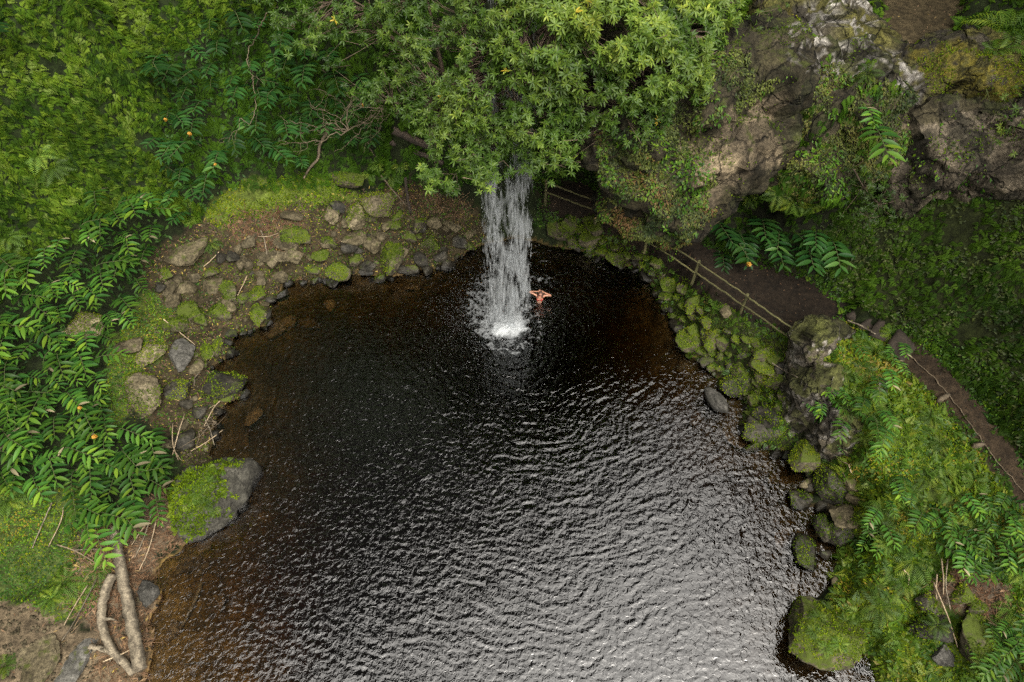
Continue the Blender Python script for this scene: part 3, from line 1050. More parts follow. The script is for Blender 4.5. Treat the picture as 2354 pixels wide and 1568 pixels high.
rock(70, 1510, 150, 130, M_rock, "wide flat sandy rock in the lower left corner", None, .2, .15, .6, big=True)
# right side
rock(1757, 992, 102, 74, M_rockdark, "dark wet rock shelf at the water edge below the outcrop", None, -.3, .5, .2, big=True, z=.25)
rock(1850, 1052, 78, 86, M_rockmoss, "mossy brown boulder at the foot of the grey outcrop", None, 0, .75, .2, big=True, z=.5)
rock(1914, 1117, 76, 98, M_rockdark, "dark grey pitted boulder below the tangle of roots", None, .1, .7, .2, big=True, z=.5)
rock(1832, 1145, 58, 62, M_rockdark, "low rock island beside two small round stones", None, .4, .5, .35, big=True, z=.05)
rock(1958, 1116, 52, 48, M_rock, "pale pitted rock right of the dark grey boulder", None, .1, .6, .2, big=True)
rock(1944, 1188, 74, 58, M_rock, "boulder with a cream coloured patch on the right bank", None, .1, .65, .2, big=True, z=.6)
rock(1885, 1209, 48, 66, M_rockdark, "leaning brown rock standing in the water below the cream patched boulder", None, -.2, .8, .2, big=True, z=.2)
rock(1924, 1230, 58, 66, M_rockdark, "dark rock wedged beside the leaning brown rock", None, .2, .75, .2, big=True, z=.35)
rock(1850, 1278, 84, 86, M_rockdark, "flat barely awash rock with a pale ridge", None, .1, .35, .4, big=True, z=.0)
rock(1650, 922, 42, 68, M_rockgrey, "narrow pale rock standing alone in the water near the right bank", None, .45, .6, .25, big=True, z=.08)
rock(1686, 890, 54, 48, M_rockdark, "wet dark rock behind the lone narrow pale rock", None, -.3, .6, .2, big=True, z=.2)
rock(1882, 1448, 170, 150, M_rockmoss, "rounded mossy boulder bulging into the pool on the lower right", None, .2, .55, .2, big=True, z=.35)
rock(2125, 1389, 66, 56, M_rockdark, "bare dark boulder beside the dry cane pile", None, -.2, .6, .2, big=True)
rock(2142, 1446, 106, 66, M_rockdark, "broad dark rock with a small fern growing on it", None, 0, .5, .25, big=True)
rock(2173, 1508, 56, 44, M_rockgrey, "grey rounded rock with a dead leaf on its edge", None, .1, .5, .25, big=True)
rock(2248, 1486, 100, 148, M_rockmoss, "tall brown boulder thinly covered in moss in the lower right", None, .1, .6, .2, big=True)
rock(1667, 722, 36, 32, M_rock, "bare tan stone sitting on the mossy bank under the railing", None, .3, .7, .15, big=True)
rock(1355, 548, 62, 48, M_rockmoss, "bright green moss cushion boulder right of the waterfall", None, .2, .7, .2, big=True)
rock(2230, 80, 40, 48, M_rockdark, "dark round boulder beside the sandy stream pocket", None, .1, .7, .2, big=True)
# small ones
small_l = [(669, 498, 62, 30, M_rock), (815, 551, 74, 38, M_rock), (676, 568, 44, 34, M_rock), (575, 558, 38, 38, M_rock), (550, 572, 22, 36, M_rock), (554, 607, 34, 42, M_rock),
           (487, 628, 38, 42, M_rockmoss), (524, 669, 64, 48, M_rockmoss), (440, 718, 60, 50, M_rockmoss), (502, 722, 62, 52, M_rockmoss), (499, 805, 38, 48, M_rockmoss), (475, 812, 30, 42, M_rockmoss),
           (454, 847, 28, 44, M_rock), (464, 947, 38, 34, M_rockdark), (430, 930, 34, 28, M_rockdark), (381, 1027, 44, 38, M_rock), (430, 1010, 64, 48, M_rockdark), (204, 1163, 24, 22, M_rockdark),
           (820, 600, 40, 50, M_rockmoss), (850, 612, 40, 40, M_rockdark), (960, 520, 44, 40, M_rockmoss), (1000, 510, 40, 36, M_rock), (1040, 520, 44, 36, M_rock), (940, 545, 40, 36, M_rockmoss),
           (985, 560, 40, 40, M_rockmoss), (970, 600, 36, 40, M_rockdark), (1015, 590, 36, 36, M_rockdark), (1060, 560, 40, 34, M_rockdark), (740, 590, 44, 36, M_rockmoss), (760, 560, 40, 30, M_rock),
           (910, 515, 36, 28, M_rockmoss), (875, 545, 44, 30, M_rock), (720, 620, 36, 26, M_rockmoss), (640, 640, 40, 30, M_rock), (600, 650, 30, 30, M_rock), (450, 640, 34, 30, M_rock), (410, 650, 40, 32, M_rock), (395, 690, 34, 30, M_rockmoss), (560, 690, 34, 26, M_rockmoss)]
for (x, y, w, h, m_) in small_l:
    rock(x, y, w, h, m_, "small rock of the rubble bank left of the waterfall", "rubble on the left bank", random.uniform(-1, 1), random.uniform(.5, .75), .25)


def poisson(poly, n, dmin, tries=6000):
    poly = np.asarray(poly, float)
    lo, hi = poly.min(0), poly.max(0)
    out = []
    for _ in range(tries):
        if len(out) >= n:
            break
        q = lo + (hi - lo) * rng.random(2)
        if not inpoly(poly, q[:1], q[1:])[0]:
            continue
        if all((q[0] - a[0]) ** 2 + (q[1] - a[1]) ** 2 > dmin * dmin for a in out):
            out.append(tuple(q))
    return out


LP = [(350, 640), (480, 560), (640, 520), (760, 460), (950, 500), (1080, 520), (1085, 560), (900, 620), (700, 640), (620, 700), (530, 790), (480, 860), (430, 1000), (400, 960), (450, 850), (380, 720)]
for (x, y) in poisson(LP, 66, 17):
    s = random.choice([random.uniform(10, 20), random.uniform(18, 46)])
    rock(x, y, s * random.uniform(.9, 1.5), s, random.choice([M_rock, M_rock, M_rockmoss, M_rockdark]), "small rock of the rubble bank left of the waterfall", "rubble on the left bank", random.uniform(0, 3), random.uniform(.5, .8), .3)
RPOLY = [(1285, 520), (1350, 505), (1420, 560), (1500, 590), (1560, 650), (1640, 730), (1740, 790), (1815, 850), (1815, 940), (1760, 960), (1690, 880), (1590, 800), (1545, 740), (1525, 680), (1470, 612), (1380, 585), (1295, 560)]
for (x, y) in poisson(RPOLY, 95, 21):
    s = random.choice([random.uniform(14, 30), random.uniform(28, 62)])
    rock(x, y, s * random.uniform(.9, 1.4), s, random.choice([M_rockmoss, M_rockmoss, M_rockmoss, M_rockdark]), "mossy rock in the bank between the railing and the pool", "rocks in the bank under the railing", random.uniform(0, 3), random.uniform(.45, .8), .42)
for (x, y, w, h) in [(1853, 1115, 30, 34), (1855, 1143, 28, 28), (1899, 1274, 28, 22), (1920, 1333, 20, 36), (1976, 1538, 44, 28), (1745, 935, 22, 26), (1812, 985, 26, 34), (1800, 1010, 34, 30), (1965, 1150, 40, 34), (1900, 1165, 40, 30)]:
    rock(x, y, w, h, M_rockdark if h < 30 else M_rock, "small stone at the water edge of the right bank", "small stones along the right waterline", random.uniform(-1, 1), .65, .2, z=.1 if x < 1930 else None)
for (x, y, w, h) in [(2208, 1368, 46, 62), (2240, 1396, 44, 40), (2175, 1330, 34, 30), (2290, 1540, 40, 30)]:
    rock(x, y, w, h, M_rockmoss, "mossy block of rock in the litter on the lower right bank", "mossy blocks on the lower right bank", -.5, .6, .2)
for (x, y, w, h) in [(461, 1309, 40, 36), (945, 662, 46, 24), (705, 745, 60, 40), (660, 740, 40, 30), (430, 1300, 60, 50), (640, 760, 50, 40), (565, 1150, 40, 30), (470, 1260, 30, 26), (760, 700, 50, 34), (1420, 640, 50, 34), (1600, 960, 44, 34), (1690, 1010, 50, 34), (1780, 1100, 44, 44), (1800, 1240, 40, 50), (500, 1390, 60, 40), (400, 1450, 50, 40), (580, 960, 50, 36), (560, 1010, 44, 34)]:
    p, _ = hit(x, y)
    rock(x, y, w, h, M_bedstone, "brown stone lying under the shallow water", "stones under the shallow water", random.uniform(-1, 1), .4, .3)


# dark wet stones strung along the waterline
for i in range(len(POOL_PX) - 1):
    (x0, y0), (x1, y1) = POOL_PX[i], POOL_PX[i + 1]
    ln = math.hypot(x1 - x0, y1 - y0)
    if (x0 < 600 and y0 > 1040) or x0 > 1860:
        continue
    left = x0 < 1177
    if 1080 < x0 < 1280:
        continue
    k = 0.0
    while k < ln:
        x = x0 + (x1 - x0) * k / ln + random.gauss(0, 6)
        y = y0 + (y1 - y0) * k / ln + random.gauss(0, 5)
        sz = random.uniform(12, 32)
        rock(x, y, sz * random.uniform(.9, 1.5), sz, random.choice([M_rockdark, M_rockdark, M_rockmoss]), "dark wet stone at the waterline of the left bank" if left else "dark wet stone at the waterline of the right bank", "wet stones along the left waterline" if left else "wet stones along the right waterline", random.uniform(0, 3), random.uniform(.6, .9), .3)
        k += sz * random.uniform(.8, 1.7)


def tri_bvh(items):
    V, T, n = [], [], 0
    for v, t in items:
        V.append(v)
        T.append(t + n)
        n += len(v)
    V = np.concatenate(V)
    T = np.concatenate(T)
    return BVHTree.FromPolygons([tuple(a) for a in V], [tuple(int(i) for i in f) for f in T])


bvh_rocks = tri_bvh(ROCK_BVH)
EVERY = ALLB + [bvh_rocks]

# ------------------------------------------------------------------ water
FALL = P(1170, 752, 0.0)[:2]
wx = np.arange(-15.5, 14.5, 0.042)
wy = np.arange(-6.0, 22.2, 0.042)
WX, WY = np.meshgrid(wx, wy)


def water_z(x, y):
    p = np.stack([x, y, np.zeros_like(x)], -1)
    dx, dy = x - FALL[0], y - FALL[1]
    r = np.hypot(dx, dy) + 0.01
    ph = r + 0.75 * fbm(p * 0.33, 3, 81) + 0.16 * fbm(p * 1.2, 2, 83)
    amp = 0.55 + 0.45 * np.clip(perlin(p * 0.3, 85) * 2, -1, 1)
    fade = np.exp(-r / 22.0)
    calm = smooth((x + 10.5 + 0.12 * y) / 3.5) * (0.35 + 0.65 * smooth((12.5 - x - 0.0 * y) / 2))
    h = 0.0066 * amp * fade * np.sin(ph * 2 * math.pi / 0.44)
    h += 0.0034 * fade * (1 - amp * .5) * np.sin(ph * 2 * math.pi / 0.26 + 3 * perlin(p * .6, 87))
    # chop, crests lying across the way the rings travel
    a = np.arctan2(dy, dx) * np.maximum(r, 1)
    q = np.stack([ph * 4.4, a * 1.5, np.zeros_like(x)], -1)
    h += 0.0115 * fade * fbm(q, 2, 89)
    q = np.stack([ph * 9.5, a * 3.2, np.zeros_like(x)], -1)
    h += 0.0105 * fade * perlin(q, 90)
    h += 0.014 * perlin(p * 1.1, 91) * fade
    h += 0.0065 * fbm(p * 6.2, 2, 93)
    near = np.exp(-(r / 1.6) ** 2)
    h += near * 0.05 * fbm(p * 3.2, 3, 95)
    return h * calm * 0.84


WZ = water_z(WX.ravel(), WY.ravel())
wn = len(wx)
ii = np.arange((len(wy) - 1) * wn).reshape(len(wy) - 1, wn)[:, :-1].ravel()
WF = np.stack([ii, ii + 1, ii + 1 + wn, ii + wn], -1)

m, nt, N, L, out = newmat("water")
gl = N.new("ShaderNodeBsdfGlossy")
gl.inputs["Roughness"].default_value = 0.03
gl.inputs["Color"].default_value = (1, 1, 1, 1)
tr = N.new("ShaderNodeBsdfTransparent")
fr = N.new("ShaderNodeFresnel")
fr.inputs["IOR"].default_value = 2.3
mx = N.new("ShaderNodeMixShader")
L.new(fr.outputs[0], mx.inputs[0])
L.new(tr.outputs[0], mx.inputs[1])
L.new(gl.outputs[0], mx.inputs[2])
geo = N.new("ShaderNodeNewGeometry")
nn = noise_node(N, L, 6.5, 2, 0.55, geo.outputs["Position"], 0.8)
bp = N.new("ShaderNodeBump")
bp.inputs["Strength"].default_value = 0.45
bp.inputs["Distance"].default_value = 0.04
L.new(nn.outputs["Fac"], bp.inputs["Height"])
L.new(bp.outputs[0], gl.inputs["Normal"])
L.new(bp.outputs[0], fr.inputs["Normal"])
ab = N.new("ShaderNodeVolumeAbsorption")
ab.inputs["Color"].default_value = (0.62, 0.50, 0.20, 1)
ab.inputs["Density"].default_value = 2.3
L.new(mx.outputs[0], out.inputs[0])
L.new(ab.outputs[0], out.inputs["Volume"])
M_water = m
water = obj("water", mesh_np("water", np.stack([WX.ravel(), WY.ravel(), WZ], -1), WF, M_water))
water["kind"] = "structure"

# shallow clear water over sand in the pocket on top of the cliff
sv = np.array([(a[0], a[1], 9.10) for a in xy_poly([(2150, 40), (2195, 30), (2215, -30), (2150, -40), (2140, 70), (2110, 118), (2165, 95), (2190, 60)], 9.1)])

# ------------------------------------------------------------------ waterfall
LIP_Y, LIP_Z, VEL = 20.0, 12.3, 2.1


def fall_pt(z, xo):
    t = np.sqrt(2 * np.maximum(LIP_Z - z, 0) / 9.8)
    sp_ = 1.0 - 0.03 * t
    return np.stack([FALL[0] + 0.12 + xo * sp_ - 0.10 * t, LIP_Y - VEL * t, z], -1)


m, nt, N, L, out = newmat("falling_water")
df = N.new("ShaderNodeBsdfDiffuse")
df.inputs["Color"].default_value = (0.62, 0.65, 0.67, 1)
tl = N.new("ShaderNodeBsdfTranslucent")
tl.inputs["Color"].default_value = (0.62, 0.65, 0.67, 1)
m1 = N.new("ShaderNodeMixShader")
m1.inputs[0].default_value = 0.4
L.new(df.outputs[0], m1.inputs[1])
L.new(tl.outputs[0], m1.inputs[2])
tr = N.new("ShaderNodeBsdfTransparent")
mx = N.new("ShaderNodeMixShader")
at = N.new("ShaderNodeAttribute")
at.attribute_name = "tint"
L.new(at.outputs["Fac"], mx.inputs[0])
L.new(tr.outputs[0], mx.inputs[1])
L.new(m1.outputs[0], mx.inputs[2])
L.new(mx.outputs[0], out.inputs[0])
M_fall = m
M_foam = plain_mat("foam", (0.80, 0.83, 0.85), 0.7, 0.3, 0, 0.05)

OCT = np.array([[0, 0, .5], [0, 0, -.5], [.5, 0, .1], [0, .5, .1], [-.5, 0, .1], [0, -.5, .1]], float)
OCTF = np.array([[0, 2, 3], [0, 3, 4], [0, 4, 5], [0, 5, 2], [1, 3, 2], [1, 4, 3], [1, 5, 4], [1, 2, 5]])


def streaks(n, wide, lenr, wr, alpha, thr, seed):
    r = np.random.default_rng(seed)
    z = LIP_Z - (LIP_Z - 0.05) * r.random(n * 6) ** 0.8
    xo = r.normal(0, wide, n * 6)
    xo = np.where(r.random(n * 6) < .42, 0.38 + r.normal(0, .27, n * 6), xo)
    xo = np.where(r.random(n * 6) < .22, -.42 + r.normal(0, .22, n * 6), xo)
    q = np.stack([xo * 2.6, z * 0.75, np.zeros_like(z)], -1)
    q2 = np.stack([xo * 6.0, z * 2.0, np.ones_like(z)], -1)
    dens = fbm(q, 3, seed) + 0.35 * fbm(q2, 2, seed + 5)
    dens += 0.10 * np.exp(-((xo - 0.40) / .3) ** 2) + .06 * np.exp(-((xo + 0.42) / .25) ** 2)
    keep = (dens > thr) & (np.abs(xo + .04) < .93)
    z, xo, dens = z[keep][:n], xo[keep][:n], dens[keep][:n]
    k = len(z)
    p = fall_pt(z, xo)
    p[:, 1] += r.normal(0, .16, k)
    t = np.sqrt(2 * np.maximum(LIP_Z - z, 0) / 9.8)
    d = unit(np.stack([r.normal(-.01, .02, k), np.full(k, -VEL), -9.8 * np.maximum(t, .1)], -1))
    fxv = unit(np.cross(d, np.array([0, 1, 0.3])))
    fyv = np.cross(d, fxv)
    s = np.stack([r.uniform(*wr, k), r.uniform(*wr, k), r.uniform(*lenr, k) * (0.5 + 0.5 * t / 1.5)], -1)
    a = alpha * r.uniform(.35, 1, k) * np.clip(0.6 + dens, .4, 1.2)
    return bake(OCT, OCTF, p, fxv, fyv, d, s, np.clip(a, 0, 1))


v1, f1, a1 = streaks(6800, .60, (.10, .40), (.010, .024), .33, .10, 5)
v2, f2, a2 = streaks(1300, .55, (.4, 1.0), (.05, .13), .10, .08, 8)
v3, f3, a3 = streaks(1800, .75, (.04, .12), (.010, .024), .6, -.3, 9)
fv = np.concatenate([v1, v2, v3])
ff = np.concatenate([f1, f2 + len(v1), f3 + len(v1) + len(v2)])
fall = obj("waterfall", mesh_np("waterfall", fv, ff, M_fall, {"tint": np.concatenate([a1, a2, a3])}))
tag(fall, "white waterfall dropping from under the tree into the dark pool", "waterfall")

# foam: a lacy sheet lying on the water
gx_ = np.arange(-4.6, 4.6, 0.028)
GX, GY = np.meshgrid(gx_ + FALL[0], gx_ + FALL[1] + 0.3)
fxp, fyp = GX.ravel(), GY.ravel()
p3 = np.stack([fxp, fyp, np.zeros_like(fxp)], -1)
ppx, ppy = proj(p3)
wxp = ppx + 14 * fbm(p3 * 1.6, 3, 101)
wyp = ppy + 14 * fbm(p3 * 1.6, 3, 103)


def ell(cx, cy, ax, ay, ang):
    c, s = math.cos(ang), math.sin(ang)
    dx, dy = wxp - cx, wyp - cy
    return np.hypot((dx * c + dy * s) / ax, (-dx * s + dy * c) / ay)


core = 1.0 - ell(1170, 750, 50, 26, -.42)
lace_n = ridged(p3 * 2.6, 2, 105) * 0.62 + 0.45 * ridged(p3 * 7.0, 2, 107)
ring = np.exp(-((ell(1178, 757, 68, 50, -.2) - 1) / .16) ** 2) * (0.55 + .45 * np.clip((wxp - 1120) / 60, -1, 1))
halo = np.exp(-(ell(1165, 755, 62, 52, -.2) / 1.0) ** 2)
halo2 = 0.85 * np.exp(-(ell(1095, 700, 55, 70, .4)) ** 2) + .6 * np.exp(-(ell(1150, 640, 70, 45, 0)) ** 2) + .95 * np.exp(-(ell(1243, 642, 36, 13, .1)) ** 2)
score = np.maximum(core * 4, 0) + lace_n * 0.8 + 0.45 * ring + 0.95 * halo + 0.78 * halo2 - 1.5
spk = fbm(p3 * 9, 2, 109)
score += 0.35 * spk
fz = water_z(fxp, fyp) + 0.008 + 0.03 * np.clip(score, 0, 1) + 0.16 * np.clip(core, 0, 1) * (1 + .6 * fbm(p3 * 5, 3, 111))
gn = len(gx_)
ii = np.arange((gn - 1) * gn).reshape(gn - 1, gn)[:, :-1].ravel()
FF = np.stack([ii, ii + 1, ii + 1 + gn, ii + gn], -1)
# keep the swimmer's place clear
okq = (score[FF].mean(1) > 0.0)
FF = FF[okq]
used, inv = np.unique(FF, return_inverse=True)
fa = np.clip(0.08 + score * 0.7, 0.06, 1)
fo = obj("foam", mesh_np("foam", np.stack([fxp, fyp, fz], -1)[used], inv.reshape(-1, 4), M_fall, {"tint": fa[used]}))
fo["kind"] = "stuff"
# spray thrown up round the foot of the fall
n = 8500
r = np.random.default_rng(44)
ang = r.random(n) * 6.283
rad_ = np.abs(r.normal(0, 1.0, n)) * 1.25
pp = np.stack([FALL[0] - .45 + np.cos(ang) * rad_ * 1.15, FALL[1] + .75 + np.sin(ang) * rad_ * 1.25, 0.02 + np.abs(r.normal(0, .35, n)) * np.exp(-rad_ / 1.3)], -1)
s = r.uniform(.009, .026, n)
dirs = unit(r.normal(size=(n, 3)))
fxv = unit(np.cross(dirs, np.array([.3, .5, .8])))
sv_, sf_, sa_ = bake(OCT, OCTF, pp, fxv, np.cross(dirs, fxv), dirs, s, r.uniform(.08, .5, n))
spr = obj("spray", mesh_np("spray", sv_, sf_, M_fall, {"tint": sa_}))
spr["kind"] = "stuff"

# ------------------------------------------------------------------ scattering helpers
def sample_tris(v, t, n, r):
    a, b, c = v[t[:, 0]], v[t[:, 1]], v[t[:, 2]]
    cr = np.cross(b - a, c - a)
    ar = np.linalg.norm(cr, axis=1)
    idx = r.choice(len(t), n, p=ar / ar.sum())
    u, w_ = r.random(n), r.random(n)
    fl = u + w_ > 1
    u[fl], w_[fl] = 1 - u[fl], 1 - w_[fl]
    p = a[idx] + (b - a)[idx] * u[:, None] + (c - a)[idx] * w_[:, None]
    return p, unit(cr)[idx], ar.sum() / 2


_ctr = TV[TT].mean(1)
_cpx, _cpy = proj(_ctr)
TT_IN = TT[(_ctr[:, 1] > -2) & (_cpx > -650) & (_cpx < 3000) & (_cpy > -330) & (_cpy < 2000) & (_ctr[:, 2] > 0.02) & (np.abs(_ctr[:, 0]) < 24)]


def frames(nrm, down, lift, r, spread=0.6):
    """leaf axes: tip direction fy along the slope (down-weight) lifted off the surface"""
    n = len(nrm)
    g = np.tile(np.array([0, 0, -1.0]), (n, 1))
    ds = g - (g * nrm).sum(1)[:, None] * nrm
    rd = r.normal(size=(n, 3))
    rd = unit(rd - (rd * nrm).sum(1)[:, None] * nrm)
    dr = unit(down * ds + spread * rd)
    lf = np.asarray(lift)
    lf = np.broadcast_to(lf, (n,))[:, None]
    fy = unit(dr * np.cos(lf) + nrm * np.sin(lf))
    fxv = unit(np.cross(fy, nrm + 0.25 * r.normal(size=(n, 3))))
    fzv = np.cross(fxv, fy)
    return fxv, fy, fzv


def diamond(k=1, w=0.45, bend=0.15):
    v = np.array([[0, 0, 0], [-w / 2, .45, .05], [w / 2, .45, .05], [0, 1, -bend], [0, .5, 0.0]])
    f = np.array([[0, 4, 1], [0, 2, 4], [4, 3, 1], [4, 2, 3]])
    return v, f


LEAF_V, LEAF_F = diamond()


def frond_template(pairs=6, width=0.8, tri=True, droop=0.25):
    """triangular compound frond from diamond leaflets"""
    vs, fs, n = [], [], 0

    def leaflet(base, dr, ln, wd):
        nonlocal n
        dr = unit(np.array(dr, float))
        side = unit(np.cross(dr, [0, 0, 1.0]))
        vs.append(np.array([base, base + dr * ln * .45 + side * wd / 2, base + dr * ln + np.array([0, 0, -.06 * ln]), base + dr * ln * .45 - side * wd / 2]))
        fs.append(np.array([[0, 1, 2], [0, 2, 3]]) + n)
        n += 4
    for i in range(pairs):
        t = 0.08 + 0.8 * i / pairs
        w_ = width * (1 - t) * (0.62 if tri else .5)
        z = -droop * t * t
        for s in (-1, 1):
            leaflet(np.array([0, t, z]), (s, .55, -.1), w_ + .05, .16 * (1.25 - t))
    leaflet(np.array([0, .85, -droop * .7]), (0, 1, -.3), .2, .08)
    return np.concatenate(vs), np.concatenate(fs)


FROND_V, FROND_F = frond_template()
STUFF = {}


def scatter(name, v, t, dens, mask, tv, tf, size, mat, down=0.8, lift=(.1, .7), spread=.6, tint=(0, 1), seed=1, clump=0.0, off=0.0, tnoise=0.25, nscale=.8, zs=None, maxn=200000):
    r = np.random.default_rng(seed)
    cr = np.cross(v[t[:, 1]] - v[t[:, 0]], v[t[:, 2]] - v[t[:, 0]])
    area = np.linalg.norm(cr, axis=1).sum() / 2
    n = int(min(area * dens, 400000))
    p, nr, _ = sample_tris(v, t, n, r)
    px, py = proj(p)
    px = px + 14 * fbm(p * 1.4, 2, seed + 200)
    py = py + 14 * fbm(p * 1.4, 2, seed + 203)
    k = mask(px, py, p, nr)
    k = k & (clump + fbm(p * nscale, 3, seed + 207) > 0 if clump != 0 else True)
    p, nr = p[k][:maxn], nr[k][:maxn]
    n = len(p)
    if n == 0:
        return 0
    fxv, fyv, fzv = frames(nr, down, r.uniform(*lift, n), r, spread)
    s = r.uniform(*size, n)
    tn = fbm(p * .55, 3, seed + 211)
    tt = tint[0] + (tint[1] - tint[0]) * np.clip(.5 + tnoise * 2 * tn + r.normal(0, .24, n), 0, 1)
    bv_, bf_, bt_ = bake(tv, tf, p + nr * off, fxv, fyv, fzv, s, tt)
    STUFF.setdefault((name, mat.name), [mat, []])[1].append((bv_, bf_, bt_))
    return n


def flush_stuff():
    for (name, _m), (mat, items) in STUFF.items():
        V, Fs, T, n = [], [], [], 0
        for v, f, t in items:
            V.append(v)
            Fs.append(f + n)
            T.append(t)
            n += len(v)
        o = obj(name, mesh_np(name, np.concatenate(V), np.concatenate(Fs), mat, {"tint": np.concatenate(T)}))
        o["kind"] = "stuff"
    STUFF.clear()


def polymask(*polys, neg=()):
    def f(px, py, p, nr):
        k = np.zeros(len(px), bool)
        for q in polys:
            k |= inpoly(q, px, py)
        for q in neg:
            k &= ~inpoly(q, px, py)
        return k
    return f


Z_THICK = [(-90, 650), (60, 610), (160, 560), (250, 500), (350, 470), (390, 540), (350, 640), (325, 690), (330, 730), (260, 770), (240, 860), (260, 920), (290, 980), (400, 1010), (420, 1090), (385, 1170), (250, 1250), (170, 1230), (180, 1120), (60, 1110), (-90, 1130)]
Z_DARKG = [(350, 140), (520, 40), (640, 30), (760, 180), (880, 270), (850, 310), (740, 350), (650, 390), (560, 400), (500, 470), (430, 520), (400, 440), (370, 330), (390, 240)]
# the maidenhair carpet on the hill at the left
hill_m = polymask(Z_HILLL, [(-200, 600), (80, 590), (0, 700), (-200, 700)])
scatter("fern_carpet", TV, TT_IN, 85, hill_m, FROND_V, FROND_F, (.16, .38), M_carpet, 1.0, (.15, 1.15), .75, (0.0, .94), 11, clump=0.55, off=.02)
scatter("fern_carpet", TV, TT_IN, 62, polymask(Z_SLOPER), FROND_V, FROND_F, (.12, .32), M_carpet, 1.1, (.2, .9), .6, (0, .5), 12, clump=0.3, off=.02)
scatter("creeper", TV, TT_IN, 120, polymask(Z_SLOPER), LEAF_V, LEAF_F, (.07, .16), M_ivy, .8, (.1, 1.0), .8, (0, .6), 73, clump=.05, off=.04)
scatter("fern_carpet", TV, TT_IN, 30, polymask(Z_ALCOVE, [(1850, 600), (2000, 540), (2080, 760), (1960, 700)]), FROND_V, FROND_F, (.16, .34), M_carpet, 1.0, (.2, .9), .6, (0, .45), 13, clump=.5)
# everything else above the frame and under the tree
scatter("undergrowth", TV, TT_IN, 40, lambda px, py, p, nr: (~hill_m(px, py, p, nr)) & (py < 430) & (px < 1350) & (p[:, 2] > 2.6), FROND_V, FROND_F, (.2, .42), M_carpet, .9, (.2, .9), .7, (0, .3), 14, clump=.35)
scatter("undergrowth", TV, TT_IN, 40, lambda px, py, p, nr: (py < 170) & (px > 1350) & (p[:, 2] > 7) & ~inpoly(STREAM_PX, px, py), FROND_V, FROND_F, (.2, .42), M_carpet, .9, (.2, .9), .7, (0, .7), 74, clump=.4)
scatter("undergrowth", TV, TT_IN, 26, polymask(Z_THICK, Z_DARKG), LEAF_V, LEAF_F, (.12, .26), M_herb, .4, (.1, .8), 1, (0, .3), 15, clump=.6)
scatter("undergrowth", TV, TT_IN, 34, lambda px, py, p, nr: ((px > 2400) | (px < -70) | (py > 1630)) & (p[:, 2] > .25) & ~inpoly(path2_xy, p[:, 0], p[:, 1]), FROND_V, FROND_F, (.2, .42), M_carpet, .8, (.2, 1.0), .8, (0.05, .7), 75, clump=.5)
# cushions of moss and low herbs
scatter("moss", TV, TT_IN, 900, polymask(Z_MOSSL), LEAF_V, LEAF_F, (.05, .12), M_moss, .3, (.5, 1.3), 1, (.1, .95), 16, clump=.5)
scatter("moss", TV, TT_IN, 300, polymask(Z_MOSSL2, Z_BLGREEN), LEAF_V, LEAF_F, (.05, .11), M_herb, .2, (.1, 1.0), 1, (.05, .85), 17, clump=.3, tnoise=.4)
scatter("moss", TV, TT_IN, 160, polymask(Z_MOSSL2, Z_BLGREEN), LEAF_V, LEAF_F, (.05, .10), M_moss, .2, (.1, 1.0), 1, (.3, 1), 18, clump=.25, tnoise=.4)
scatter("moss", TV, TT_IN, 420, polymask(Z_GRASSR, neg=[Z_LITR]), LEAF_V, LEAF_F, (.05, .13), M_moss, .3, (.3, 1.3), 1, (.25, 1), 19, clump=.35, tnoise=.45)
scatter("ground_herbs", TV, TT_IN, 150, polymask(Z_GRASSR, neg=[Z_LITR]), LEAF_V, LEAF_F, (.10, .22), M_herb, .3, (.1, 1.0), 1, (0.3, 1), 20, clump=.25, tnoise=.5)
scatter("ground_herbs", TV, TT_IN, 26, polymask(Z_GRASSR, neg=[Z_LITR]), FROND_V, FROND_F, (.25, .45), M_fern, .4, (.2, .9), 1, (.1, .9), 22, clump=.12)
scatter("moss", TV, TT_IN, 420, polymask(Z_BANKR), LEAF_V, LEAF_F, (.04, .10), M_moss, .3, (.3, 1.3), 1, (0, .7), 23, clump=.25)
scatter("ground_herbs", TV, TT_IN, 22, polymask(Z_BANKR), FROND_V, FROND_F, (.14, .3), M_fern, .4, (.2, .9), 1, (0, .6), 72, clump=.0)
scatter("ground_herbs", TV, TT_IN, 200, polymask([(1590, 660), (1700, 735), (1830, 790), (1840, 850), (1740, 800), (1650, 760), (1580, 720)]), LEAF_V, LEAF_F, (.05, .11), M_ivy, .3, (.3, 1.2), 1, (.1, 1), 24, clump=.2)
scatter("moss", TV, TT_IN, 130, polymask(Z_SOILL), LEAF_V, LEAF_F, (.04, .09), M_moss, .3, (.3, 1.2), 1, (0, .85), 25, clump=.24, nscale=1.2)
scatter("ground_herbs", TV, TT_IN, 40, polymask(Z_SOILL), LEAF_V, LEAF_F, (.07, .15), M_herb, .3, (.1, .9), 1, (0, .7), 26, clump=.10, nscale=1.1)
strip = [(2020, 740), (2085, 762), (2160, 822), (2240, 905), (2310, 1000), (2420, 1150), (2420, 1000), (2300, 850), (2180, 780), (2060, 720)]
scatter("ground_herbs", TV, TT_IN, 160, polymask(strip), LEAF_V, LEAF_F, (.08, .18), M_herb, .4, (.1, 1.0), 1, (0, .6), 27, clump=.3)
scatter("moss", TV, TT_IN, 300, polymask(strip), LEAF_V, LEAF_F, (.05, .12), M_herb, .4, (.3, 1.3), 1, (.1, .8), 28, clump=.2)
def path_edge(px, py, p, nr):
    d = np.minimum(np.abs(sdist(path_xy, p[:, 0], p[:, 1])), np.where(p[:, 1] < 16.2, np.abs(sdist(path2_xy, p[:, 0], p[:, 1])), 9))
    return d < .22 + .16 * fbm(p * 2.2, 2, 90)


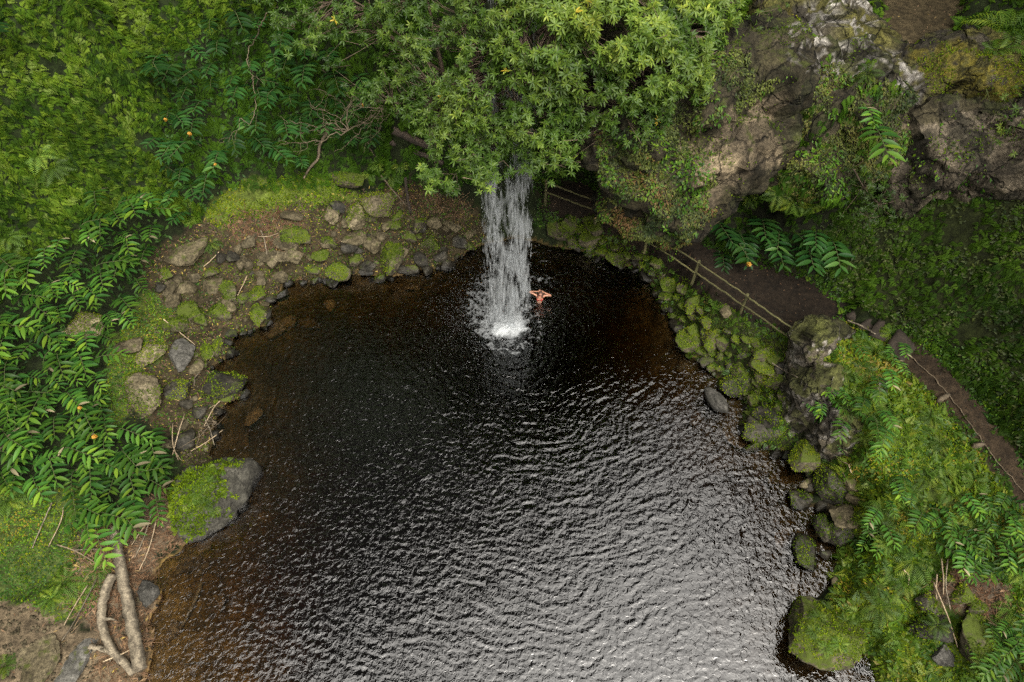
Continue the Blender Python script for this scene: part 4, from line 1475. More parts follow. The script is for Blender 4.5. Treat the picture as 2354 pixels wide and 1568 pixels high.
scatter("ground_herbs", TV, TT_IN, 170, path_edge, LEAF_V, LEAF_F, (.07, .16), M_herb, .3, (.1, 1.0), 1, (0, .6), 76, clump=.15)
scatter("ground_herbs", TV, TT_IN, 30, path_edge, FROND_V, FROND_F, (.14, .3), M_carpet, .3, (.2, 1.0), 1, (0, .6), 77, clump=.1)
# litter
LIT_V = np.array([[0, 0, 0], [-.13, .5, .09], [0, .5, 0], [.13, .5, .09], [0, 1, .04]])
LIT_F = np.array([[0, 2, 1], [0, 3, 2], [2, 4, 1], [2, 3, 4]])
scatter("leaf_litter", TV, TT_IN, 40, polymask(Z_SOILL, Z_LITTER), LIT_V, LIT_F, (.06, .16), M_litter, .1, (0, .3), 1, (0, .8), 30, clump=.2)
scatter("leaf_litter", TV, TT_IN, 110, polymask(Z_LITTER, Z_LITR), LIT_V, LIT_F, (.10, .30), M_litter, .1, (0, .25), 1, (0, .75), 31, clump=.3)
scatter("leaf_litter", TV, TT_IN, 120, polymask(Z_DEBRIS), LIT_V, LIT_F, (.10, .26), M_litter, .1, (0, .3), 1, (0.1, .95), 32, clump=.2)
scatter("leaf_litter", TV, TT_IN, 7, polymask(Z_SAND), LIT_V, LIT_F, (.08, .18), M_litter, .1, (0, .3), 1, (.3, 1), 33)
scatter("leaf_litter", TV, TT_IN, 8, polymask(Z_SOILL), LIT_V, LIT_F, (.08, .15), M_litter, .1, (0, .4), 1, (.97, 1.0), 34)
scatter("leaf_litter", TV, TT_IN, 5, lambda px, py, p, nr: (inpoly(path2_xy, p[:, 0], p[:, 1]) & (p[:, 1] < 16)) | inpoly(path_xy, p[:, 0], p[:, 1]), LIT_V, LIT_F, (.05, .12), M_litter, .1, (0, .3), 1, (0, .8), 35)
scatter("leaf_litter", TV, TT_IN, 4, lambda px, py, p, nr: inpoly(stream_xy, p[:, 0], p[:, 1]), LIT_V, LIT_F, (.06, .14), M_litter, .1, (0, .3), 1, (.6, 1), 36)
CAN_V = np.array([[-.012, 0, 0], [.012, 0, 0], [.012, 1, .03], [-.012, 1, .03], [0, 0, .02], [0, 1, .05]])
CAN_F = np.array([[0, 1, 4], [1, 2, 5], [1, 5, 4], [0, 4, 5], [0, 5, 3], [3, 5, 2]])
scatter("straw", TV, TT_IN, 95, polymask(Z_LITTER, Z_DEBRIS, Z_LITR, [(900, 430), (1060, 450), (1080, 500), (950, 490)]), CAN_V, CAN_F, (.15, .55), M_litter, .1, (.02, .25), 1, (0.1, .8), 37)
PEB_V = OCT * np.array([1, 1, .6])
scatter("gravel", TV, TT_IN, 40, lambda px, py, p, nr: (inpoly(path2_xy, p[:, 0], p[:, 1]) & (p[:, 1] < 16)) | inpoly(path_xy, p[:, 0], p[:, 1]), PEB_V, OCTF, (.02, .06), M_rockdark, .1, (0, .5), 1, (0, 1), 39, clump=.1)
scatter("gravel", TV, TT_IN, 45, polymask(Z_SOILL, Z_SAND, Z_DEBRIS), PEB_V, OCTF, (.05, .16), M_rock, .1, (0, .5), 1, (.3, 1), 38, clump=.2)
# creepers on the cliffs
IVY_OVER = [(1370, 300), (1460, 260), (1560, 300), (1620, 400), (1640, 480), (1560, 600), (1380, 520)]
for key, dens, msk, tnt in (("over", 520, polymask(IVY_OVER), (0, 1)),
                            ("over", 380, polymask([(1560, 130), (1700, 110), (1810, 180), (1720, 250), (1620, 290), (1500, 330)], [(1540, 250), (1620, 260), (1650, 420), (1560, 560), (1560, 400)]), (0, .8)),
                            ("mid", 480, polymask([(1700, 100), (2120, 200), (2100, 560), (1750, 560)]), (0, .9)),
                            ("ledge", 260, polymask([(1890, 150), (1990, 170), (2060, 220), (2000, 300), (1900, 260), (1870, 190)]), (.1, 1)),
                            ("right", 110, polymask([(2040, 240), (2400, 260), (2400, 520), (2040, 520)]), (0, .6))):
    v, t = CL[key]
    scatter("creeper", v, t, dens, msk, LEAF_V, LEAF_F, (.06, .13), M_ivy, .9, (.1, .9), .6, tnt, 40 + len(STUFF) + dens, clump=.12 if key != "right" else -.3, nscale=1.1, off=.02, tnoise=.5)
    scatter("creeper", v, t, dens * .16, msk, LEAF_V, LEAF_F, (.09, .17), M_herb, .9, (.1, .9), .6, (0, .7), 140 + dens, clump=-.12, nscale=.9, off=.04)
# fern fringe at the foot of the middle rock, moss on ledge and rocks
scatter("creeper", *CL["mid"], 26, lambda px, py, p, nr: (nr[:, 2] < .3), FROND_V, FROND_F, (.25, .5), M_carpet, 1.2, (.1, .6), .5, (0, .6), 61, clump=.2)
scatter("moss", *CL["ledge"], 330, polymask(*K_YMOSS, [(2100, 100), (2400, 160), (2400, 260), (2250, 250), (2120, 190)]), LEAF_V, LEAF_F, (.04, .09), M_moss, .3, (.4, 1.3), 1, (.3, 1), 62, clump=.1)
for key in ("over", "right", "mid"):
    scatter("moss", *CL[key], 120, lambda px, py, p, nr: nr[:, 2] > .45, LEAF_V, LEAF_F, (.05, .1), M_moss, .3, (.4, 1.3), 1, (0, .7), 63, clump=-.05)
mv, mt, n_ = [], [], 0
for (wv, tri, mat, big) in ROCK_SOUP:
    if mat is not M_rockgrey and not (big and mat is M_rock):
        mv.append(wv)
        mt.append(tri + n_)
        n_ += len(wv)
mv, mt = np.concatenate(mv), np.concatenate(mt)
scatter("moss", mv, mt, 620, lambda px, py, p, nr: (nr[:, 2] > .25) & (p[:, 2] > .12), LEAF_V, LEAF_F, (.035, .085), M_moss, .2, (.4, 1.3), 1, (0, .9), 66, clump=.2, nscale=1.4)
gmask = polymask([(380, 1120), (415, 1100), (480, 1060), (535, 1058), (528, 1110), (505, 1160), (500, 1205), (430, 1255), (385, 1200)])
scatter("moss", *GREAT, 900, lambda px, py, p, nr: gmask(px + 60 * fbm(p * 1.6, 3, 92), py + 45 * fbm(p * 1.6, 3, 94), p, nr) & (nr[:, 2] > .1) & (p[:, 2] > .15), LEAF_V, LEAF_F, (.05, .12), M_moss, .2, (.3, 1.2), 1, (.15, .85), 67, clump=.6)
scatter("ground_herbs", *GREAT, 16, lambda px, py, p, nr: gmask(px, py, p, nr) & (nr[:, 2] > .3), FROND_V, FROND_F, (.2, .35), M_fern, .3, (.3, 1.0), 1, (.3, .8), 68)
GR_V = np.array([[-.02, 0, 0], [.02, 0, 0], [-.014, .6, .12], [.014, .6, .12], [0, 1, 0]])
GR_F = np.array([[0, 1, 2], [1, 3, 2], [2, 3, 4]])
scatter("grass", TV, TT_IN, 190, polymask([(2250, 60), (2420, 60), (2420, 240), (2330, 190)]), GR_V, GR_F, (.4, .8), M_herb, .6, (.3, 1.1), .6, (.1, .9), 70)
scatter("grass", *CL["ledge"], 60, polymask([(2260, 200), (2420, 200), (2420, 300), (2280, 300)]), GR_V, GR_F, (.3, .7), M_ivy, 1.0, (.2, 1.0), .6, (.4, 1), 71)
flush_stuff()

# ------------------------------------------------------------------ ginger plants
def ginger_template(seed, L=1.75, n=14, mats=None):
    r = np.random.default_rng(seed)
    t = np.linspace(0, 1, 18)
    angv = rad(22) + rad(62) * smooth(t * 1.5)
    ds = L / 17
    pts = [np.zeros(3)]
    side = r.normal(0, .10)
    for i in range(17):
        a = angv[i]
        pts.append(pts[-1] + ds * np.array([side * math.sin(a), math.sin(a), math.cos(a)]))
    pts = np.array(pts)
    st = Soup()
    st.tube(pts, np.linspace(.016, .007, 18), 5, .5)
    lf = Soup()
    for k in range(n):
        f = .26 + .74 * k / (n - 1)
        i = f * 17
        i0 = min(16, int(i))
        b = pts[i0] + (pts[i0 + 1] - pts[i0]) * (i - i0)
        tg = unit(pts[i0 + 1] - pts[i0])
        s = 1 if k % 2 else -1
        side_v = unit(np.cross(tg, [0, 0, 1.0])) * s
        upn = unit(np.cross(np.cross(tg, [0, 0, 1.0]), tg))
        ln = (0.50 - .16 * abs(f - .55) - (0.12 if k >= n - 2 else 0)) * r.uniform(.88, 1.12)
        wd = ln * r.uniform(.25, .32)
        fwd = .28 + .45 * f + (1.0 if k >= n - 2 else 0)
        dr = unit(side_v * 1.0 + tg * (fwd + r.normal(0, .16)) + upn * r.uniform(-.1, .35))
        nn_ = unit(upn + np.array([0, 0, .7]) + .15 * side_v * r.normal() + .24 * r.normal(size=3))
        sd = unit(np.cross(dr, nn_))
        nn_ = np.cross(sd, dr)
        vs = []
        drp = r.uniform(.08, .34)
        prof = [(.0, .12), (.2, .75), (.45, 1.0), (.72, .72), (.9, .32), (1.0, .02)]
        for (q, wq) in prof:
            c = b + dr * ln * q - nn_ * ln * drp * q * q
            e = wq * wd / 2
            vs += [c - sd * e + nn_ * e * .35, c, c + sd * e + nn_ * e * .35]
        qd = []
        for j in range(5):
            o_ = j * 3
            qd += [(o_, o_ + 1, o_ + 4, o_ + 3), (o_ + 1, o_ + 2, o_ + 5, o_ + 4)]
        tn = np.clip(.34 + .25 * f + r.normal(0, .12), 0, .8)
        if k >= n - 2:
            tn = r.uniform(.48, .76)
        if r.random() < .008:
            tn = 1.0
        lf.add(vs, qd, None, tn)
    return st, lf, pts


def flower_soup(seed):
    r = np.random.default_rng(seed)
    s = Soup()
    for k in range(80):
        h = r.random()
        a = r.random() * 6.283
        b = np.array([0, 0, .02 + .18 * h])
        d = unit(np.array([math.cos(a), math.sin(a), .5]))
        ln = .085 * (1.1 - .4 * h)
        sdv = unit(np.cross(d, [0, 0, 1.0])) * .014
        s.add([b, b + d * ln * .6 + sdv, b + d * ln, b + d * ln * .6 - sdv], None, [(0, 1, 2), (0, 2, 3)], .5)
    s.tube([(0, 0, 0), (0, 0, .1), (0, 0, .2)], [.02, .03, .01], 6)
    return s


GT = {}
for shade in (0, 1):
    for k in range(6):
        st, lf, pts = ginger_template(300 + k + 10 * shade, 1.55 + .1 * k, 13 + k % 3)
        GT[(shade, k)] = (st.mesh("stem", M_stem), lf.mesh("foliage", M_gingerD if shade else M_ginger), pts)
FLOWER_ME = flower_soup(5).mesh("flower", M_flower)
_proto = {}


def ginger(px, py, dx, dy, label, group=None, scale=1.0, shade=0, flower=False, back=.55, bv_=None, lift=0.0):
    """shoot whose middle shows at (px,py), leaning along (dx,dy) in the picture"""
    p, nrm = hit(px, py, bv_ or EVERY)
    hd = unit(np.array([dx, -dy / .8, 0]) + 1e-6)
    k = random.randrange(6)
    st, lf, pts = GT[(shade, k)]
    s = scale * random.uniform(.72, 1.2)
    mid = pts[10] * s
    yaw = math.atan2(-hd[0], hd[1])
    base = p - hd * mid[1] * back
    zb = p[2]
    if bv_ is None:
        zb = tz(base[0], base[1]) if base[1] < 24 else p[2]
        zb = min(max(zb, p[2] - 1.0), p[2] + .9)
    base[2] = zb - .03 + lift
    pit = random.uniform(-.05, .22)
    if (shade, k) not in _proto:
        e = empty("ginger_plant", base)
        a = obj("stem", st, e)
        b = obj("foliage", lf, e)
        _proto[(shade, k)] = (e, a, b)
    else:
        e0, a0, b0 = _proto[(shade, k)]
        e = link(e0.copy())
        a = link(a0.copy(), e)
        b = link(b0.copy(), e)
        for q in ("group",):
            if q in e.keys():
                del e[q]
    e.location = base
    e.rotation_euler = (-pit, random.uniform(-.12, .12), yaw)
    e.scale = (s, s, s)
    tag(e, label, "ginger plant", group)
    if flower:
        fo_ = obj("flower", FLOWER_ME, e)
        fo_.location = pts[-1]
        fo_.rotation_euler = (-.6, 0, 0)
        tag(fo_, "yellow flower head")
    return e


def jit(a):
    return random.gauss(0, a)


for (x, y) in poisson(Z_THICK, 130, 34):
    a = math.atan2(.62, .78) + jit(.5)
    if y > 980:
        a = math.atan2(.75, .6) + jit(.5)
    ginger(max(-60, x), y, math.cos(a), math.sin(a), "glossy green ginger shoot in the thicket covering the left bank", "ginger thicket on the left bank", .88, 0)
for (x, y) in [(90, 1010), (130, 920), (60, 880), (180, 1010), (230, 930), (300, 1060), (330, 1110), (250, 1080), (290, 1180), (230, 1190), (360, 1050), (50, 960), (200, 840), (150, 830), (80, 720), (250, 650), (220, 690), (300, 630), (270, 560), (330, 520), (120, 780), (30, 780)]:
    a = math.atan2(.65, .75) + jit(.45)
    ginger(x, y, math.cos(a), math.sin(a), "glossy green ginger shoot in the thicket covering the left bank", "ginger thicket on the left bank", 1.0, 0)
ginger(187, 922, .6, .5, "ginger shoot with a yellow flower head in the middle of the left thicket", None, 1.0, 0, True)
ginger(219, 970, .5, .6, "ginger shoot with a faded flower head at the lower left of the pool", None, 1.0, 0, True)
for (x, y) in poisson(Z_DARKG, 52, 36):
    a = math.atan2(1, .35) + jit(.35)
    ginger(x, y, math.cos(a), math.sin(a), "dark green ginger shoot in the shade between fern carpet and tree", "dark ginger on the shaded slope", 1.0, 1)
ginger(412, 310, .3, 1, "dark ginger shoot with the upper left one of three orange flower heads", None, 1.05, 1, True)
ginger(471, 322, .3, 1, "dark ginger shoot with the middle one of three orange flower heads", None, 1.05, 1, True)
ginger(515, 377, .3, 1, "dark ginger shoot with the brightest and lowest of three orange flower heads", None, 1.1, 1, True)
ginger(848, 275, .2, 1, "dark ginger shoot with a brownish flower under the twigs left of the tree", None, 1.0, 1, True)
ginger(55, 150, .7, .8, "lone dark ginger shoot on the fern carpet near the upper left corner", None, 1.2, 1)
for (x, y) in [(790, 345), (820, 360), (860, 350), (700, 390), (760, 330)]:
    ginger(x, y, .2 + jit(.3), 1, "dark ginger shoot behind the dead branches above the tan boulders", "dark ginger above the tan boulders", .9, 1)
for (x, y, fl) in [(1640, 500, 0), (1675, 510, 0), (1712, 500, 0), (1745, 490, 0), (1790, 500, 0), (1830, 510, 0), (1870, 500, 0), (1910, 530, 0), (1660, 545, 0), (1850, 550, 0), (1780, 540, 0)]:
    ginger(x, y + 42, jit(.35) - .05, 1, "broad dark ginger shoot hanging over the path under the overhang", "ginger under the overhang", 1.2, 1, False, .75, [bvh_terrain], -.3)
ginger(1692, 560, -.1, 1, "broad dark ginger shoot with a yellow flower over the path", None, 1.2, 1, True, .75, [bvh_terrain], -.2)
for (x, y) in [(1900, 860), (1885, 900), (1910, 930), (1945, 960), (1980, 930), (2050, 800), (2060, 840), (2010, 880), (1960, 800), (2020, 1010), (1990, 990), (2020, 960), (1870, 880), (1895, 945), (1930, 900), (1955, 985), (2040, 820), (2070, 800), (2035, 860), (1985, 905), (1915, 880), (1965, 955), (2000, 1030), (1945, 930), (1890, 920)]:
    ginger(x, y, jit(.6) - .2, 1, "bright ginger shoot growing on top of the craggy outcrop", "ginger on the craggy outcrop", .58, 0)
for (x, y) in [(1970, 1220), (2000, 1215), (1985, 1245), (2020, 1225), (2050, 1120), (2090, 1140), (1960, 1235), (1975, 1260), (2010, 1250), (2000, 1190), (2040, 1160), (2070, 1110)]:
    ginger(x, y, -.5 + jit(.5), 1, "short ginger shoot leaning over the pale rocks on the right bank", "ginger behind the pale rocks", .5, 0)
for (x, y) in poisson([(2150, 1160), (2330, 1130), (2354, 1270), (2260, 1330), (2170, 1290), (2090, 1170)], 44, 22):
    ginger(x, y, jit(.9), .8, "bright ginger shoot in the clump below the lower end of the dirt path", "ginger clump below the path", .55, 0)
for (x, y) in poisson([(2250, 1440), (2380, 1400), (2380, 1600), (2280, 1600)], 24, 22):
    ginger(x, y, jit(.9) - .4, .8, "yellowish ginger shoot in the lower right corner of the bank", "ginger in the lower right corner", .55, 0)
cv = [bvh_cliff["mid"], bvh_cliff["ledge"], bvh_cliff["right"]]
ginger(2010, 290, .1, 1, "yellow green ginger shoot hanging down the face of the recessed rock", None, 1.15, 0, False, .3, cv, -.6)
ginger(1985, 245, -.2, 1, "small ginger shoot at the top of the recessed rock", None, .7, 0, False, .3, cv, -.3)

# ------------------------------------------------------------------ ferns
def fern_template(seed, fr=8, ln=.75, pairs=13):
    r = np.random.default_rng(seed)
    s = Soup()
    for k in range(fr):
        a = 6.283 * k / fr + r.normal(0, .2)
        L_ = ln * r.uniform(.75, 1.1)
        h = np.array([math.cos(a), math.sin(a), 0])
        t = np.linspace(0, 1, 9)
        pts = h * (L_ * t)[:, None] * .95 + np.array([0, 0, 1.0]) * (L_ * (.75 * t - .85 * t * t))[:, None]
        tn = np.clip(r.normal(.55, .15), 0, 1)
        s.tube(pts, np.linspace(.007, .002, 9), 3, .25, False)
        for j in range(pairs):
            f = .12 + .86 * j / pairs
            i = f * 8
            i0 = min(7, int(i))
            b = pts[i0] + (pts[i0 + 1] - pts[i0]) * (i - i0)
            tg = unit(pts[i0 + 1] - pts[i0])
            sv__ = unit(np.cross(tg, [0, 0, 1.0]))
            up = np.cross(sv__, tg)
            l2 = L_ * .30 * math.sin(math.pi * min(1, .18 + .8 * f)) * r.uniform(.9, 1.1)
            for sg in (-1, 1):
                d = unit(sv__ * sg + tg * .45 + up * .05)
                w_ = tg * L_ * .026
                s.add([b - w_ * .6, b + d * l2 * .5 - w_, b + d * l2 - up * l2 * .2, b + d * l2 * .5 + w_], None, [(0, 1, 2), (0, 2, 3)], np.clip(tn + r.normal(0, .07), 0, 1))
    return s


FERN_ME = [fern_template(500 + k, 7 + k % 4).mesh("fern_plant", M_fern) for k in range(5)]


def fern(px, py, scale, label, group=None, bv_=None, lean=0.35):
    p, nrm = hit(px, py, bv_ or EVERY)
    o = obj("fern_plant", FERN_ME[random.randrange(5)])
    o.location = p
    q = Vector((0, 0, 1)).lerp(Vector(nrm), lean).normalized().to_track_quat('Z', 'Y')
    o.rotation_euler = (q.to_matrix() @ Matrix.Rotation(random.uniform(0, 6.28), 3, 'Z')).to_euler()
    o.scale = (scale,) * 3
    tag(o, label, "fern", group)
    return o


for (x, y, s) in [(1970, 795, .8), (2012, 815, 1.0), (2050, 770, .8), (1985, 850, .8), (1940, 860, .7), (1990, 1000, .8), (2030, 985, .9), (1950, 945, .7), (2005, 940, .7)]:
    fern(x, y, s, "bright fern among the ginger on top of the craggy outcrop", "ferns on the craggy outcrop")
for (x, y, s) in [(2140, 960, .8), (2100, 1010, .7), (2130, 1100, .8), (2200, 1080, .8), (2090, 1130, .8), (2060, 1200, .7), (2040, 1250, .7), (2100, 1290, 1.1), (2080, 1340, .8), (2230, 1190, .7), (2160, 1020, .7), (2000, 1320, .7), (2050, 1310, .7), (2030, 1170, .8), (2120, 1190, .8), (2180, 1130, .7), (2240, 1110, .7)]:
    fern(x, y, s, "yellow green fern on the mossy bank between pool and dirt path", "ferns on the mossy right bank")
fern(2020, 1396, 1.0, "single star shaped fern on the mossy bank near the lower rocks")
for (x, y, s) in [(1880, 1420, .5), (1905, 1400, .55), (1870, 1450, .45), (1930, 1480, .5), (1895, 1490, .4), (1945, 1430, .5)]:
    fern(x, y, s, "small lime fern on the rounded mossy boulder in the lower right", "ferns on the rounded mossy boulder", [bvh_rocks, bvh_terrain], .2)
fern(2155, 1440, .7, "small fern growing on the broad dark rock", None, [bvh_rocks])
fern(1925, 1370, .6, "little fern behind the mossy boulder at the pool edge")
for (x, y, s) in [(2330, 1400, .9), (2310, 1440, .8), (2345, 1310, .8), (2300, 1480, .8), (2340, 1500, .9), (2270, 1530, .7)]:
    fern(x, y, s, "yellowing fern in the lower right corner beside the tall brown boulder", "ferns in the lower right corner")
for (x, y, s) in [(15, 590, 1.2), (8, 640, 1.2), (20, 545, .9)]:
    fern(x, y, s, "large yellow fern at the left edge above the thicket", "yellow ferns at the left edge")
for (x, y, s) in [(85, 355, 1.1), (120, 385, 1.1)]:
    fern(x, y, s, "pale fern standing out of the carpet on the left slope", "pale ferns in the carpet")
for (x, y, s) in [(900, 405, .8), (870, 375, .8), (850, 400, .6), (920, 380, .6)]:
    fern(x, y, s, "deep green fern behind the tan boulders left of the waterfall", "ferns behind the tan boulders")
for (x, y, s) in [(1790, 445, 1.1), (1825, 455, 1.1), (1720, 450, .9), (1870, 470, .9)]:
    fern(x, y, s, "dark fern hanging at the foot of the recessed rock", "ferns below the recessed rock", None, .7)
for (x, y, s) in [(455, 1130, .55), (478, 1110, .5), (470, 1160, .5), (440, 1150, .45), (492, 1170, .4)]:
    fern(x, y, s, "little yellow fern on top of the great boulder", "ferns on the great boulder", None, .2)
for (x, y, s) in [(150, 1340, 1.0), (180, 1365, .9), (120, 1375, .8), (225, 1310, .8)]:
    fern(x, y, s, "bright green fern among dry canes left of the driftwood", "ferns by the driftwood")
fern(2310, 70, 1.9, "big broad fern by the stream pocket at the upper right")
fern(2290, 120, 1.4, "smaller fern in front of the big broad one at the upper right")
fern(20, 1150, 1.1, "grassy fern tuft at the left edge below the thicket")
fern(10, 1530, .8, "small fern in the lower left corner beside bare sand")
fern(485, 560, .85, "dark rosette plant on the soil edge beside the pale worn rock")
fern(1995, 170, .7, "fern tuft hanging from the white blotched ledge", None, cv, .6)

# ------------------------------------------------------------------ the tree over the fall
CR_POLY = [(560, -520), (600, 40), (660, 110), (720, 140), (790, 190), (820, 235), (880, 240), (930, 270), (985, 330), (965, 385), (985, 430), (1050, 445), (1110, 430), (1150, 408), (1180, 392), (1250, 400), (1290, 398), (1330, 360), (1390, 335), (1460, 320), (1500, 300), (1560, 290), (1610, 235), (1640, 190), (1630, 130), (1680, 90), (1700, 20), (1720, -520)]
CRC = np.array([P(*q) for q in [(990, 425, 8.0), (1150, 405, 8.3), (1280, 390, 8.6), (1380, 335, 9.0), (1500, 300, 9.4), (1630, 210, 10.2), (1690, 40, 11.2), (1300, 250, 10.4), (1100, 250, 10.0), (1250, 40, 12.6), (1500, 100, 12.0), (950, 290, 8.7), (820, 220, 8.6), (650, 60, 9.6), (800, 30, 10.3), (1000, 60, 11.2), (700, -100, 10.5), (1200, -100, 13.2), (1600, -100, 12.4), (1200, -520, 17.5), (700, -480, 14.5), (1600, -480, 16.0)]])
CRP = np.stack(proj(CRC), -1)
_D2 = np.hypot(CRP[:, None, 0] - CRP[None, :, 0], CRP[:, None, 1] - CRP[None, :, 1]) / 100
_n2 = len(CRP)
_A2 = np.zeros((_n2 + 1, _n2 + 1))
_A2[:_n2, :_n2] = -_phi(_D2)
_A2[:_n2, _n2] = _A2[_n2, :_n2] = 1
_w2 = np.linalg.solve(_A2, np.concatenate([CRC[:, 2], [0]]))


def crown_z(px, py):
    return _w2[_n2] - float((_w2[:_n2] * _phi(np.hypot(px - CRP[:, 0], py - CRP[:, 1]) / 100)).sum())


def rosette_template(seed, n=8):
    r = np.random.default_rng(seed)
    s = Soup()
    for k in range(n):
        a = 6.283 * k / n + r.normal(0, .18)
        el = r.uniform(-.35, .35) if k < n - 2 else r.uniform(.5, 1.0)
        ln = r.uniform(.75, 1.1) * (.7 if k >= n - 2 else 1)
        h = np.array([math.cos(a) * math.cos(el), math.sin(a) * math.cos(el), math.sin(el)])
        sd = unit(np.cross(h, [0, 0, 1.0]))
        up = np.cross(sd, h)
        vs = []
        for (q, wq) in [(.05, .15), (.35, .85), (.62, 1.0), (.85, .55), (1.0, .03)]:
            c = h * ln * q - up * ln * .22 * q * q
            e = wq * ln * .135
            vs += [c - sd * e + up * e * .4, c, c + sd * e + up * e * .4]
        qd = []
        for j in range(4):
            o_ = j * 3
            qd += [(o_, o_ + 1, o_ + 4, o_ + 3), (o_ + 1, o_ + 2, o_ + 5, o_ + 4)]
        s.add(vs, qd, None, np.clip(r.normal(0, .07), -.2, .2) + (.06 if k >= n - 2 else 0))
    return np.concatenate(s.v), np.concatenate(s.q), np.concatenate(s.a)


ROS = [rosette_template(700 + k, 7 + k % 4) for k in range(5)]
r = np.random.default_rng(77)
pos, scl, tnt, nrmv = [], [], [], []
tries = 0
cpoly = np.array(CR_POLY, float)
while len(pos) < 9000 and tries < 150000:
    tries += 1
    px, py = r.uniform(580, 1705), (r.uniform(-120, 450) if r.random() < .72 else r.uniform(-520, -120))
    if not inpoly(cpoly, np.array([px + r.normal(0, 9)]), np.array([py + r.normal(0, 9)]))[0]:
        continue
    z0 = crown_z(px, py)
    p0 = P(px, py, z0)
    lump = fbm(p0[None] * .9, 3, 301)[0]
    dens = fbm(p0[None] * 1.15 + 7, 3, 303)[0]
    loose = np.clip((1000 - px) / 300, 0, 1)
    if dens < -0.16 - .1 * (1 - loose) + .34 * loose * (.4 + r.random() * .8):
        continue
    dp = abs(r.normal(0, .55)) - .55 * lump * 1.2 + (.25 if r.random() < .4 else 0)
    d = unit(ray(px, py))
    p = p0 + d * dp
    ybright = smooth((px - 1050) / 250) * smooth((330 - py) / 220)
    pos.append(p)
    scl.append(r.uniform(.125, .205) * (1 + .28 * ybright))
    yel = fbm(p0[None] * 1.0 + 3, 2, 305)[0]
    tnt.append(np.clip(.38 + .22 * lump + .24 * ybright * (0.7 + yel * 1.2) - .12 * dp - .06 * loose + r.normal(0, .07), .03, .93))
    nv = unit(np.array([r.normal(0, .45), -.42 + r.normal(0, .4), .85 + r.normal(0, .25)]))
    nrmv.append(nv)
pos, scl, tnt, nrmv = np.array(pos), np.array(scl), np.array(tnt), np.array(nrmv)
odd = r.random(len(pos)) < .0008
tnt[odd] = .99
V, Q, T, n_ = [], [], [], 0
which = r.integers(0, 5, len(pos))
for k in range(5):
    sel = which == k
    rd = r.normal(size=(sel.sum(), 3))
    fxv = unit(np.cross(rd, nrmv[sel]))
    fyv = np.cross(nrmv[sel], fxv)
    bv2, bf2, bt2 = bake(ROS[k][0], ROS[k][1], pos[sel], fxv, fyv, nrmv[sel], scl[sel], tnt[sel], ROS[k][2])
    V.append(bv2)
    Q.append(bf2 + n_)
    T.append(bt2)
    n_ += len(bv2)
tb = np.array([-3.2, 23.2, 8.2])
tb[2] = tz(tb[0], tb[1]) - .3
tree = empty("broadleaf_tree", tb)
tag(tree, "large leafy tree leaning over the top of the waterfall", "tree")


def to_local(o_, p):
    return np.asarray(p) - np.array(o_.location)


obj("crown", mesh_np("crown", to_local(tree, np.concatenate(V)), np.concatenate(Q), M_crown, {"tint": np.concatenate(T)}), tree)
# trunk, limbs, twigs
trunk_pts = np.array([tb, tb + [.3, -.8, 1.0], tb + [.9, -2.0, 1.9], tb + [1.8, -3.4, 2.6], tb + [2.8, -4.6, 3.0]])
ts = Soup()
ts.tube(trunk_pts, [.38, .32, .27, .22, .17], 9, .4)
obj("trunk", mesh_np("trunk", to_local(tree, np.concatenate(ts.v)), [np.concatenate(ts.q), np.concatenate(ts.t)], M_bark, {"tint": np.concatenate(ts.a)}), tree)
ls = Soup()
nodes = [q for q in trunk_pts[1:]]
cent = pos[r.choice(len(pos), 26, replace=False)]
for c_ in cent:
    c_ = c_ + np.array([0, .7, -.5])
    b = trunk_pts[r.integers(1, 5)]
    mid = (b + c_) / 2 + r.normal(0, .35, 3) + np.array([0, .3, -.1])
    tt_ = np.linspace(0, 1, 7)[:, None]
    q = (1 - tt_) ** 2 * b + 2 * tt_ * (1 - tt_) * mid + tt_ ** 2 * c_
    q[1:-1] += r.normal(0, .06, (5, 3))
    ls.tube(q, np.linspace(.10, .03, 7), 5, .5)
    nodes += [a for a in q[2:]]
nodes = np.array(nodes)
for i in range(0, len(pos), 3):
    dd_ = np.linalg.norm(nodes - pos[i], axis=1)
    b = nodes[dd_.argmin()]
    if dd_.min() > 2.2:
        b = pos[i] + np.array([r.normal(0, .3), .7, -.5])
    mid = (b + pos[i]) / 2 + r.normal(0, .12, 3)
    ls.tube([b, mid, pos[i]], [.016, .012, .006], 3, r.uniform(.3, .9), False)
obj("limbs", mesh_np("limbs", to_local(tree, np.concatenate(ls.v)), [np.concatenate(ls.q), np.concatenate(ls.t)], M_bark, {"tint": np.concatenate(ls.a)}), tree)
